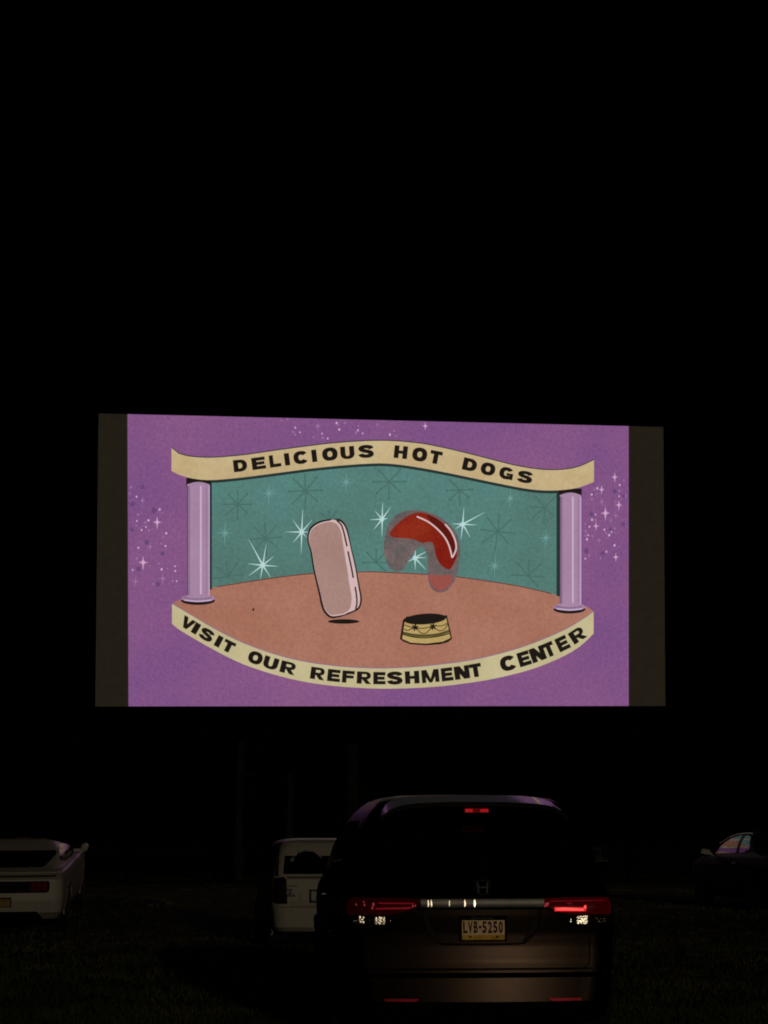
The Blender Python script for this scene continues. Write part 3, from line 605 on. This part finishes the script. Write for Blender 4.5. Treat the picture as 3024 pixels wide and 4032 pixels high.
for sx in (1, -1):
    lamp = MB(); P_ = lambda pts: [(sx*x, z) for x, z in pts]
    VC.patch(lamp, 'rear', rounded(P_([(.422, 1.032), (.62, 1.04), (.885, 1.04), (.915, .99), (.905, .926), (.60, .926), (.50, .953), (.422, .992)]), .012), .022, maxlen=.05)
    lo = lamp.build('tail_lamp', LENS if sx > 0 else LENSL, van)
    cl = MB(); VC.patch(cl, 'rear', rounded(P_([(.545, .921), (.905, .921), (.895, .875), (.84, .848), (.72, .845), (.65, .866)]), .012), .018, maxlen=.05)
    cl.build('reverse_lamp', CLEAR, lo)
    ed = MB(); VC.patch(ed, 'rear', rounded(P_([(.41, .982), (.49, .942), (.60, .905), (.66, .855), (.72, .833), (.85, .836), (.91, .87), (.91, 1.045), (.41, 1.04)]), .012), .008, maxlen=.05)
    ed.build('lamp_surround', BLACK, lo)
    ba = MB()
    if sx > 0:
        VC.patch(ba, 'rear', rounded([(.505, .966), (.56, .972), (.70, .964), (.70, .951), (.51, .955)], .004), .027, 0, .05)
        VC.patch(ba, 'rear', [(.497, .975), (.705, .972), (.713, .99), (.720, .99), (.717, .947), (.50, .948)], .025, 1, .05)
        VC.patch(ba, 'rear', [(.703, .966), (.718, .966), (.718, .984), (.705, .984)], .028, 0, .05)
        VC.patch(ba, 'rear', rounded([(.425, .975), (.455, .985), (.462, 1.008), (.436, 1.004)], .006), .027, 2, .05)
        VC.patch(ba, 'rear', rounded([(.585, .995), (.62, .999), (.62, 1.005), (.585, 1.002)], .002), .026, 3, .05)
        VC.patch(ba, 'rear', [(.47, 1.012), (.86, 1.018), (.86, 1.021), (.47, 1.016)], .026, 3, .05)
        ba.build('light_bar', [LIT, LITE, DIMP, DIM], lo)
    else:
        VC.patch(ba, 'rear', [(-.46, 1.005), (-.70, 1.008), (-.70, 1.0), (-.46, .998)], .026, 0, .05)
        VC.patch(ba, 'rear', [(-.46, .978), (-.72, .972), (-.72, .962), (-.50, .966)], .026, 0, .05)
        for x, z, r_ in [(-.468, .985, .007), (-.452, .987, .006), (-.735, .995, .010), (-.742, .972, .008), (-.795, .992, .007), (-.80, 1.012, .005), (-.85, .995, .006)]:
            VC.patch(ba, 'rear', [(x+r_*.7*math.cos(t), z+r_*1.3*math.sin(t)) for t in np.linspace(0, 6.28, 9)[:-1]], .028, 1, .05)
        ba.build('light_bar', [DIM, DIMP], lo)
    rf = MB(); rr_ = random.Random(5 if sx > 0 else 9)
    def grid(xa, xb, za, zb, nx_, nz_, r, cv, p=1.0):
        for i in range(nx_):
            for j in range(nz_):
                if rr_.random() > p: continue
                x = sx*(xa+(xb-xa)*(i+.5+rr_.uniform(-.28, .28))/nx_); z = za+(zb-za)*(j+.5+rr_.uniform(-.28, .28))/nz_
                cap(rf, (x, VC.rear_y(x, z)-.021, z), r*rr_.uniform(.7, 1.15), cv*rr_.uniform(.5, 1.3), rz=r*rr_.uniform(.6, 1.2))
    if sx > 0:
        grid(.655, .725, .864, .916, 6, 5, .0092, .09, .92); grid(.60, .615, .874, .902, 1, 2, .007, .04); grid(.775, .86, .870, .905, 4, 2, .006, .006, .8)
    else:
        grid(.66, .725, .866, .912, 6, 5, .0090, .08, .90); grid(.80, .835, .872, .915, 2, 3, .0105, .07, .95); grid(.845, .87, .88, .893, 2, 1, .006, .01); grid(.615, .625, .886, .896, 1, 1, .005, .012); grid(.74, .79, .872, .90, 3, 2, .005, .004, .8)
    rf.build('reflector_bowl', REFL, lo)
# chrome strip over the plate, with ripples and bright caps added to make its glints
m = MB(); N = 400; xa, xb = -.415, .425
def strip(x):
    y = VC.rear_y(x, 1.0)-.03
    for c, s_, a in [(-.363, .0065, .0016), (-.347, .0065, .0016), (-.222, .005, .0007), (-.118, .007, .0018), (-.055, .010, .0022)]:
        y -= a*math.exp(-((x-c)/s_)**2)
    return y
vv = []; Q = 9
for i in range(N):
    x = xa+(xb-xa)*i/(N-1); y = strip(x)
    for j in range(Q):
        t = -1+2*j/(Q-1); vv.append((x + .004*t*(-.3 if x < -.1 else 1.0), y+.0075*t*t, 1.003+.027*t))
    vv += [(x, y+.05, 1.03), (x, y+.05, .976)]
K = Q+2
m.add(vv, [(i*K+a, i*K+a+1, (i+1)*K+a+1, (i+1)*K+a) for i in range(N-1) for a in range(Q-1)] + [(i*K+Q-1, i*K+Q, (i+1)*K+Q, (i+1)*K+Q-1) for i in range(N-1)] + [(i*K, i*K+Q+1, (i+1)*K+Q+1, (i+1)*K) for i in range(N-1)])
for x, wd, yaw_ in [(-.366, .0056, 0), (-.345, .0062, .5), (-.222, .0032, 0), (-.118, .0065, 0), (-.052, .0085, 8)]:
    cap(m, (x, strip(x)-.003, 1.003), wd, .16, 1, 14, 4, rz=.024 if wd > .005 else .020, yaw=yaw_*.12)
m.build('chrome_strip', [mat('brushed_chrome', (0.70, 0.66, 0.60), .60, metal=1, noise=.15, nscale=10), REFL], van)
m = MB(); VC.patch(m, 'rear', [(-.46, .975), (.47, .975), (.45, .962), (-.44, .962)], .012); m.build('strip_painted_shadow', BLACK, van)  # black strip painted as the shadow below the chrome strip
# recess around the plate: raised lower lip and slanted sides coloured darker for the recess shade
RECP = mat('recess_shade_paint', (.02, .015, .012), .6, metal=.3, noise=.1)
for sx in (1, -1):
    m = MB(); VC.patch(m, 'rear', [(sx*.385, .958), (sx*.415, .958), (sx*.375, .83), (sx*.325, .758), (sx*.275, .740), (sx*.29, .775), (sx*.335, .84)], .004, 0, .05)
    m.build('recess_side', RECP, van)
m = MB(); lp = [(-.405, .955), (-.385, .85), (-.345, .785), (-.30, .745), (-.25, .733), (0, .730), (.25, .733), (.30, .745), (.345, .785), (.385, .85), (.405, .955)]
m.tube([(p[0], VC.rear_y(p[0], p[1])-.002, p[1]) for p in catmull([(x, z, 0) for x, z in lp], 5)], .006, 8); m.build('recess_lip', mat('glossy_lip_paint', (0.05, 0.033, 0.0225), .3, metal=.6, noise=.1, coat=1.0), van)
# plate, frame, lettering
PB = (-.137, .153, .772, .902)
m = MB(); y0 = VC.rear_y(0, .83); TILT = Matrix.Rotation(R(-5), 3, 'X')
m.box((.008, y0-.010, .837), (.322, .02, .165)); fr = m.build('plate_frame', BLACK, van, smooth=False)
m = MB(); m.box((.008, y0-.022, .826), (.290, .004, .128)); pl = m.build('licence_plate', [mat('plate_white_sheeting', (.84, .57, .33), .50, metal=.8, noise=.10, nscale=30)], van, smooth=False)
m = MB(); m.box((.008, y0-.025, .7775), (.290, .003, .031)); m.build('plate_band', mat('plate_yellow_sheeting', (.62, .36, .05), .50, metal=.8, noise=.3, nscale=25), pl, smooth=False)
class Flat:
    def __init__(s, y): s.y = y
    def rear_y(s, x, z): return s.y
PINK = mat('plate_ink', (.020, .012, .010), .6, noise=.1)
m = MB(); fy = Flat(y0-.0245)
for ch, xa_, xb_ in [('L',-.130,-.100),('V',-.098,-.064),('B',-.058,-.030),('5',.000,.030),('2',.038,.068),('5',.074,.104),('0',.112,.141)]:
    text_on_rear(m, fy, ch, xa_, xb_, .806, .884, .002, .035, 0, .05)
m.lathe([(-.002, .0098), (.0, .0098)], 'y', (-.014, y0-.0255, .846), 14)
m.lathe([(-.003, .008), (.0, .008)], 'y', (-.080, y0-.027, .782), 12); m.lathe([(-.003, .008), (.0, .008)], 'y', (.102, y0-.027, .782), 12)
m.build('lettering', PINK, pl, smooth=False)
m = MB(); GREYI = mat('frame_lettering_grey', (.16, .15, .12), .6, noise=.2)
text_on_rear(m, Flat(y0-.021), 'C', -.072, -.050, .897, .916, .002, .02, 0, .05)
for k in range(7): m.box((-.042+k*.0175, y0-.0225, .9035+(k % 2)*.001), (.011, .003, .0085 if k % 3 else .011))
m.build('frame_lettering', GREYI, fr, smooth=False)
# emblem: chrome rounded frame holding an H
m = MB(); ye = VC.rear_y(.015, 1.11)-.012; ec = (.015, ye, 1.105); SL = .02
ring = rounded([(-.058, .046), (.058, .046), (.043, -.046), (-.043, -.046)], .02, 5)
EM = lambda x, z: (ec[0]+x, ec[1]+z*.35-.012, ec[2]+z)
m.tube([EM(x, z) for x, z in ring] + [EM(*ring[0])], .0075, 8)
for sx in (-1, 1): m.box(EM(sx*.031, 0), (.013, .012, .074), rot=Matrix.Rotation(R(-12), 3, 'X') @ Matrix.Rotation(R(sx*5), 3, 'Y'))
m.box(EM(0, 0), (.05, .010, .011), rot=Matrix.Rotation(R(-12), 3, 'X'))
m.build('emblem', mat('satin_chrome', (.10, .098, .094), .55, metal=1, noise=.1), van)
# lower gate seam, bumper with reflectors
m = MB(); VC.patch(m, 'rear', rounded([(-.74, .575), (.74, .575), (.76, .562), (-.76, .562)], .004), .003, 0, .05)
for sx in (1, -1): VC.patch(m, 'rear', [(sx*.745, .845), (sx*.752, .845), (sx*.742, .60), (sx*.70, .572), (sx*.70, .579), (sx*.734, .605)], .003, 0, .05)
m.build('gate_seam_or_shade', BLACK, van)
m = MB(); VC.patch(m, 'rear', rounded([(-.80, .352), (.80, .352), (.74, .20), (-.74, .20)], .02), .012, 0, .06); m.build('bumper_valance', BLACK, van)
RR = mat('bumper_reflector', (.75, .05, .09), .5, metal=.8, noise=.15, nscale=20)
for sx in (1, -1):
    m = MB(); VC.patch(m, 'rear', rounded([(sx*.43, .382), (sx*.665, .382), (sx*.66, .364), (sx*.46, .364)], .006), .018, 0, .05); m.build('bumper_reflector', RR, van)

# ---- white fastback coupe on the left
CO_Y = 28.0
coupe = empty('sports_coupe', (at(12, 3310, CO_Y).x, CO_Y, 0), R(4.6)); coupe.rotation_euler.x = R(5.0)
tag(coupe, 'white sporty coupe with full width dark tail panel, cut by the left edge', 'car')
WP = mat('white_car_paint', (.60, .54, .43), .45, spec=.3, noise=.05, nscale=2, coat=.18)
CK = [(.20, .22, 4.6, .86, .16, .12), (.32, .04, 4.74, .93, .18, .14), (.50, .0, 4.78, .955, .18, .14), (.62, .02, 4.75, .955, .16, .13), (.82, .05, 4.6, .945, .16, .12), (.895, -.02, 4.3, .93, .15, .12), (.912, .02, 4.1, .925, .16, .12), (.925, .40, 3.75, .90, .25, .12),
      (.94, .62, 3.45, .83, .25, .12), (1.07, 1.22, 3.07, .775, .22, .1), (1.14, 1.52, 2.88, .72, .22, .08), (1.20, 1.80, 2.75, .64, .25, .10), (1.235, 2.0, 2.65, .53, .25, .12), (1.255, 2.2, 2.55, .36, .2, .1)]
CGLASS = mat('tinted_side_glass', (.003, .003, .003), .12, spec=.10, noise=.1)
CC = Car(CK, 4.78, tr=.04, tf=.1, tr2=.22, y02=2.6, zb=.93)
CC.body(WP, coupe, .20, 1.255, [(1.05, .34, .37), (3.75, .34, .37)])
wheels(coupe, .95, 1.05, 3.75, .34, .24)
arch_rings(CC, (1.05, 3.75), .34, .375, .012, .006, WP, coupe)
m = MB(); CC.patch(m, 'rear', rounded([(-.57, .948), (.57, .948), (.70, 1.10), (.66, 1.135), (-.66, 1.135), (-.70, 1.10)], .05), .006, 0, .06); m.build('rear_window', GLASS, coupe)
m = MB(); CC.patch(m, 'front', rounded([(-.68, .97), (.68, .97), (.55, 1.17), (-.55, 1.17)], .05), .006, 0, .06); m.build('windscreen', GLASS, coupe)
for sx in (1, -1):
    m = MB(); CC.patch(m, 'side', rounded([(1.28, 1.01), (1.75, .955), (3.15, .955), (2.80, 1.12), (2.35, 1.185), (1.95, 1.18), (1.60, 1.12)], .05), .006, 0, .06, sgn=sx); m.build('side_window', CGLASS, coupe)
    m = MB(); m.lathe([(-.07, .03), (-.05, .06), (.02, .07), (.07, .045), (.12, .02)], 'y', (sx*1.02, 2.95, 1.06), 14); m.box((sx*.93, 2.95, 1.01), (.20, .06, .05)); m.build('side_mirror', WP, coupe)
    m = MB(); CC.patch(m, 'front', rounded([(sx*.45, .74), (sx*.85, .76), (sx*.88, .66), (sx*.5, .64)], .03), .01); m.build('headlight', RIM, coupe)
m = MB(); CC.patch(m, 'rear', rounded([(-.73, .625), (.73, .625), (.735, .80), (-.735, .80)], .05), .008, 0, .06); m.build('tail_panel', BLACK, coupe)
CL = mat('dark_red_lens', (.17, .010, .012), .6, spec=.05, noise=.3, nscale=20)
for sx in (1, -1):
    m = MB()
    for k in range(3): CC.patch(m, 'rear', rounded([(sx*(.445+k*.088), .645), (sx*(.52+k*.088), .645), (sx*(.52+k*.088), .785), (sx*(.445+k*.088), .785)], .015), .016, 0, .06)
    m.build('tail_lamp', CL, coupe)
m = MB(); n = 21; sv = []
for i in range(n):
    u = -1+2*i/(n-1); x = .86*u; yb = CC.rear_y(x, .915)-.03; sv += [(x, yb, .935), (x, yb+.02, .905), (x, yb+.22, .925), (x, yb+.22, .955)]
m.add(sv, [(i*4+a, i*4+(a+1) % 4, (i+1)*4+(a+1) % 4, (i+1)*4+a) for i in range(n-1) for a in range(4)] + [(0,1,2,3), (4*n-1, 4*n-2, 4*n-3, 4*n-4)]); m.build('boot_spoiler', WP, coupe)
m = MB(); CC.patch(m, 'rear', [(-.82, .868), (.82, .868), (.84, .893), (-.84, .893)], .006, 0, .06); m.build('spoiler_gap', BLACK, coupe)
m = MB(); CC.patch(m, 'rear', rounded([(-.55, .34), (.55, .34), (.62, .20), (-.62, .20)], .02), .012, 0, .06); m.build('rear_diffuser', BLACK, coupe)
m = MB(); m.box((.0, CC.rear_y(0, .5)-.012, .49), (.33, .02, .14), 1); m.box((0, CC.rear_y(0, .5)-.026, .485), (.30, .006, .115), 0)
m.build('licence_plate', [mat('amber_plate', (.42, .25, .07), .5, noise=.35, nscale=14), BLACK], coupe, smooth=False)

# ---- white hatchback behind the van
HA_Y = 24.0
hatch = empty('hatchback', (at(1297, 3310, HA_Y).x, HA_Y, 0), R(8.0))
tag(hatch, 'upright white hatchback half hidden behind the left side of the minivan', 'car')
HK = [(.245, .06, 3.55, .70, .18, .05), (.30, .0, 3.65, .74, .19, .05), (.55, -.01, 3.68, .765, .18, .05), (.575, .04, 3.66, .765, .18, .04), (.80, .05, 3.5, .765, .18, .04), (.92, .07, 3.2, .755, .18, .04), (.96, .09, 2.95, .745, .18, .04),
      (1.20, .17, 2.55, .69, .17, .04), (1.34, .23, 2.2, .64, .16, .05), (1.39, .27, 2.1, .605, .17, .06), (1.425, .36, 2.0, .55, .18, .08), (1.445, .50, 1.9, .46, .18, .08), (1.455, .7, 1.75, .34, .16, .08)]
HC = Car(HK, 3.68, tr=.05, tf=.1)
HC.body(WP, hatch, .245, 1.455, [(.72, .29, .33), (3.0, .29, .33)])
wheels(hatch, .76, .72, 3.0, .29, .18)
arch_rings(HC, (.72, 3.0), .29, .335, .02, .015, WP, hatch)
m = MB(); HC.patch(m, 'rear', rounded([(-.60, .985), (.60, .985), (.575, 1.222), (-.575, 1.222)], .02), .008, 0, .06); m.build('rear_window', GLASS, hatch)
m = MB(); HC.patch(m, 'front', rounded([(-.6, 1.0), (.6, 1.0), (.52, 1.36), (-.52, 1.36)], .05), .006, 0, .06); m.build('windscreen', GLASS, hatch)
DL = mat('dull_red_lens', (.022, .006, .006), .5, spec=.1, noise=.3, nscale=15)
for sx in (1, -1):
    m = MB(); HC.patch(m, 'side', rounded([(.45, 1.0), (1.35, .99), (1.35, 1.35), (.55, 1.34)], .05), .005, 0, .06, sgn=sx); m.build('side_window', GLASS, hatch)
    m = MB(); HC.patch(m, 'side', rounded([(1.42, .99), (2.6, .985), (2.15, 1.33), (1.42, 1.35)], .05), .005, 0, .06, sgn=sx); m.build('side_window', GLASS, hatch)
    m = MB(); HC.patch(m, 'rear', [(sx*.56, .915), (sx*.60, .95), (sx*.715, .93), (sx*.74, .60), (sx*.545, .60)], .012, 0, .05); m.build('tail_lamp', DL, hatch)
    m = MB(); HC.patch(m, 'rear', [(sx*.605, 1.0), (sx*.66, 1.0), (sx*.635, 1.34), (sx*.585, 1.36)], .010, 0, .05); m.build('pillar_trim', WP, hatch)
    m = MB(); HC.patch(m, 'rear', [(sx*.66, .96), (sx*.70, .96), (sx*.66, 1.33), (sx*.637, 1.35)], .006, 0, .05); m.build('pillar_gap', BLACK, hatch)
    m = MB(); m.lathe([(-.06, .02), (-.03, .07), (.03, .07), (.08, .02)], 'y', (sx*.84, 2.55, 1.02), 12); m.build('side_mirror', BLACK, hatch)
    m = MB(); HC.patch(m, 'front', rounded([(sx*.4, .8), (sx*.7, .84), (sx*.72, .68), (sx*.45, .66)], .03), .01); m.build('headlight', RIM, hatch)
m = MB(); HC.patch(m, 'rear', [(-.55, .955), (.55, .955), (.55, .925), (-.55, .925)], .014, 0, .06); m.build('window_sill_trim', mat('grey_trim', (.2, .18, .15), .4, noise=.1), hatch)
m = MB(); HC.patch(m, 'rear', rounded([(-.52, .64), (.52, .64), (.50, .575), (-.50, .575)], .02), .006, 0, .06); m.build('gate_seam_or_shade', mat('painted_shade', (.35, .31, .25), .4, noise=.1), hatch)  # darker copy of the white paint, shade painted along the lower gate
m = MB(); yb = HC.rear_y(-.1, .72)
m.box((-.085, yb-.012, .70), (.34, .02, .17), 1); m.box((-.085, yb-.026, .70), (.30, .006, .13), 0); m.build('licence_plate', [mat('cream_plate', (.5, .45, .33), .5, noise=.3, nscale=12), BLACK], hatch, smooth=False)
BAD = mat('dark_badge', (.07, .06, .05), .4, noise=.2)
m = MB(); rb = random.Random(2)
for k in range(9): m.box((-.56+k*.018, HC.rear_y(-.5, .83)-.006, .83+(k % 2)*.002), (.012, .008, .016 if k % 3 else .022))
m.build('badge', BAD, hatch, smooth=False)
m = MB(); yy = HC.rear_y(-.5, .74)-.006
for dx, z, wd, hh in [(-.515, .785, .075, .020), (-.512, .745, .038, .060), (-.525, .722, .03, .02), (-.495, .702, .115, .024), (-.47, .722, .03, .016)]: m.box((dx, yy, z), (wd, .006, hh))
m.build('sticker', BAD, hatch, smooth=False)
m = MB(); m.tube([(-.085+.055*math.cos(t), HC.rear_y(-.08, .84)-.01, .845+.038*math.sin(t)) for t in np.linspace(0, 2*math.pi, 25)], .006, 6); m.tube([(-.085+.022*math.cos(t), HC.rear_y(-.08, .84)-.01, .845+.036*math.sin(t)) for t in np.linspace(0, 2*math.pi, 19)], .005, 6); m.build('emblem', BAD, hatch)
m = MB(); cap(m, (-.385, HC.rear_y(-.385, .73)-.010, .73), .02, .06, 0, 12, 4); m.tube([(-.385, HC.rear_y(-.38, .70)-.002, .715), (-.355, HC.rear_y(-.35, .62)-.002, .62)], .014, 8); m.build('gate_glint_bump', WP, hatch)  # bump and streak shaped to stand for a highlight on the gate
m = MB(); m.lathe([(-.008, .02), (0, .03)], 'y', (-.48, HC.rear_y(-.48, 1.16)-.012, 1.165), 10); m.lathe([(-.008, .012), (0, .02)], 'y', (-.46, HC.rear_y(-.46, 1.19)-.012, 1.19), 10); m.build('window_decal', mat('grey_decal', (.22, .21, .20), .6, noise=.4, nscale=30), hatch)
m = MB(); m.box((-.09, HC.rear_y(-.1, 1.01)-.014, 1.012), (.36, .008, .016)); m.build('window_strip', mat('grey_strip', (.10, .10, .10), .5, noise=.3), hatch)

# ---- dark sedan at the right edge
SE_Y = 31.5
sx0 = (3006-1512)/7000*SE_Y
sedan = empty('sedan', (sx0+.88, SE_Y, .2), R(9.0))
tag(sedan, 'black sedan at the right edge with coloured screen reflections in its side windows', 'car')
DP = mat('black_car_paint', (.006, .006, .007), .55, spec=.2, noise=.1)
SK = [(.18, .16, 4.6, .82, .18, .10), (.30, .04, 4.75, .88, .18, .12), (.55, .0, 4.8, .91, .18, .12), (.80, .06, 4.6, .91, .18, .12), (.90, .10, 4.2, .89, .18, .10), (.93, .16, 3.95, .88, .2, .10), (.96, .55, 3.7, .86, .25, .10),
      (1.0, .80, 3.45, .83, .25, .10), (1.08, .98, 3.3, .808, .23, .09), (1.16, 1.14, 3.12, .775, .22, .08), (1.24, 1.28, 2.97, .728, .22, .08), (1.33, 1.50, 2.70, .655, .25, .10), (1.37, 1.65, 2.5, .58, .25, .12), (1.39, 1.8, 2.2, .42, .15, .08)]
SCR = Car(SK, 4.8, tr=.10, tf=.12, y0=2.3, yf0=2.4)
SCR.body(DP, sedan, .18, 1.39, [(1.05, .32, .36), (3.85, .32, .36)])
wheels(sedan, .90, 1.05, 3.85, .32, .21)
arch_rings(SCR, (1.05, 3.85), .32, .365, .02, .012, DP, sedan)
MIRG = mat('mirror_glass_tint', (.004, .004, .004), .03, spec=.6, noise=.05)
m = MB(); SCR.patch(m, 'rear', rounded([(-.62, 1.0), (.62, 1.0), (.56, 1.29), (-.56, 1.29)], .05), .006, 0, .06); m.build('rear_window', GLASS, sedan)
m = MB(); SCR.patch(m, 'front', rounded([(-.66, 1.0), (.66, 1.0), (.56, 1.31), (-.56, 1.31)], .05), .006, 0, .06); m.build('windscreen', GLASS, sedan)
for s_ in (1, -1):
    m = MB(); SCR.patch(m, 'side', rounded([(1.28, 1.03), (1.80, 1.0), (1.84, 1.31), (1.55, 1.30)], .05), .006, 0, .06, sgn=s_); m.build('side_window', MIRG, sedan)
    m = MB(); SCR.patch(m, 'side', rounded([(1.94, 1.0), (3.05, .985), (2.80, 1.15), (2.45, 1.28), (2.0, 1.32)], .05), .006, 0, .06, sgn=s_); m.build('side_window', MIRG, sedan)
    m = MB(); pts = [(1.62, 1.347), (1.9, 1.352), (2.3, 1.335), (2.6, 1.285), (2.95, 1.16)]
    m.tube([(s_*(SCR.side_x(y, z)+.012), y, z) for y, z in pts], .010, 6); m.build('window_trim', CHROME, sedan)
    m = MB(); m.lathe([(-.07, .03), (-.06, .085), (.0, .09), (.06, .06), (.09, .02)], 'y', (s_*1.06, 2.95, 1.0), 14); m.box((s_*.95, 2.97, .97), (.16, .05, .035)); mo = m.build('side_mirror', DP, sedan)
    m = MB(); m.add([(s_*.94, 2.872, .945), (s_*1.19, 2.872, .985), (s_*1.17, 2.872, 1.06), (s_*1.02, 2.872, 1.05), (s_*.94, 2.88, .945), (s_*1.19, 2.88, .985), (s_*1.17, 2.88, 1.06), (s_*1.02, 2.88, 1.05)], [(0,1,2,3),(4,7,6,5),(0,4,5,1),(1,5,6,2),(2,6,7,3),(3,7,4,0)]); m.build('mirror_glass', mat('pale_mirror', (.45, .42, .33), .5, noise=.2, nscale=20), mo, smooth=False)
    m = MB(); SCR.patch(m, 'rear', rounded([(s_*.45, .86), (s_*.84, .86), (s_*.85, .72), (s_*.5, .72)], .03), .01, 0, .05); m.build('tail_lamp', CL, sedan)
    m = MB(); SCR.patch(m, 'front', rounded([(s_*.45, .74), (s_*.82, .76), (s_*.84, .64), (s_*.5, .62)], .03), .01); m.build('headlight', RIM, sedan)
    m = MB(); SCR.patch(m, 'side', rounded([(1.72, .80), (1.95, .80), (1.95, .83), (1.72, .83)], .01), .03, sgn=s_); m.build('door_handle', CHROME, sedan)
m = MB(); m.box((0, SCR.rear_y(0, .55)-.015, .55), (.32, .02, .15), 1); m.box((0, SCR.rear_y(0, .55)-.028, .55), (.30, .006, .13), 0); m.build('licence_plate', [mat('pale_plate', (.45, .4, .3), .5, noise=.3, nscale=12), BLACK], sedan, smooth=False)

m = MB()
for x, z, r_ in [(-.80, .80, .035), (-.755, .802, .03), (-.70, .80, .03)]: cap(m, (x, SCR.rear_y(x, z)-.02, z), r_, .12, rz=.018)
m.build('glint_reflector', REFL, sedan)
# ---- row marker sign beyond the van
mk = empty('row_marker', (at(2352, 3310, 40).x, 40, 0), R(4))
tag(mk, 'small dim board numbered 2 standing on a post just right of the minivan', 'sign')
z0 = at(2352, 3392, 40).z; z1 = at(2352, 3330, 40).z; hw = (2392-2312)/7000*40/2
m = MB(); m.box((0, 0, (z0+z1)/2), (2*hw, .04, z1-z0)); m.build('sign_board', mat('dark_green_board', (.010, .014, .013), .8, spec=.1, noise=.3, nscale=9), mk, smooth=False)
m = MB(); m.box((0, -.03, z0+.02), (2*hw, .03, .05)); m.build('bottom_rail', mat('pale_rail', (.07, .066, .055), .8, noise=.3, nscale=9), mk, smooth=False)
m = MB(); vv_, ff_ = glyph('2', .0); m.add([(-.07+u*.18, -.024, z0+.07+v*.24) for u, v in vv_], ff_); m.build('lettering', mat('worn_white_number', (.055, .055, .052), .8, noise=.5, nscale=12), mk, smooth=False)
m = MB(); m.tube([(0, .05, -.1), (0, .05, z1)], .03, 8); m.build('post', BLACK, mk)

# ---------------------------------------------------------------- trees behind the screen
BARK = mat('tree_bark', (.035, .028, .018), .95, spec=.1, noise=.5, nscale=3, bump=.8, bscale=8); LEAF = mat('dark_leaves', (.016, .020, .010), .9, spec=.1, noise=.5, nscale=1.2)
def tree(px, Y, h, r0, label, seed, limbs):
    rt = random.Random(seed); x = at(px, 3310, Y).x
    t = empty('tree', (x, Y, 0)); tag(t, label, 'tree', 'trees behind the screen')
    m = MB(); lean = rt.uniform(-.3, .3); pts = [(lean*(k/6)**2, rt.uniform(-.08, .08), -.2+h*k/6) for k in range(7)]
    m.tube(pts, [r0*(1.25 if k == 0 else 1-.13*k) for k in range(7)], 10)
    for (zf, dx, dz, rr_) in limbs: 
        zb = h*zf; m.tube([(lean*zf*zf, 0, zb), (dx*.5+lean*zf*zf, -.1, zb+dz*.4), (dx+lean*zf*zf, -.2, zb+dz)], [rr_, rr_*.7, rr_*.3], 6)
    m.build('trunk', BARK, t)
    c = MB()
    for k in range(26):
        a = rt.uniform(0, 6.28); cz = h*rt.uniform(.62, 1.02); rr_ = 1.9*(1.15-cz/h)+.5
        cc = Vector((math.cos(a)*rr_*rt.random()+lean, math.sin(a)*rr_*rt.random(), cz)); cr = rt.uniform(.35, .8)
        for q_ in range(46):
            d = Vector((rt.gauss(0, 1), rt.gauss(0, 1), rt.gauss(0, .8))); d = d.normalized()*cr*rt.random()**.4
            u = Vector((rt.gauss(0, 1), rt.gauss(0, 1), rt.gauss(0, 1))).normalized()*rt.uniform(.07, .14); v_ = u.orthogonal().normalized()*u.length*.6
            p = cc+d; c.add([p-u, p+v_, p+u, p-v_], [(0, 1, 2, 3)])
    c.build('crown', LEAF, t, smooth=False)
tree(858, 70, 13, .16, 'slim straight tree behind the screen, farthest left', 1, [(.5, .7, 1.2, .05)])
tree(936, 66, 12.5, .22, 'forked tree with a side limb behind the screen left of centre', 2, [(.30, 1.0, .1, .05), (.28, .9, -.8, .04)])
tree(1140, 72, 13, .15, 'thin leaning tree behind the screen, midway to the minivan', 3, [(.45, -.6, 1.0, .04)])
tree(1388, 67, 12.5, .30, 'thick trunked tree behind the screen above the left roof edge of the minivan', 4, [(.16, .55, 1.4, .05), (.5, -.9, 1.1, .07)])
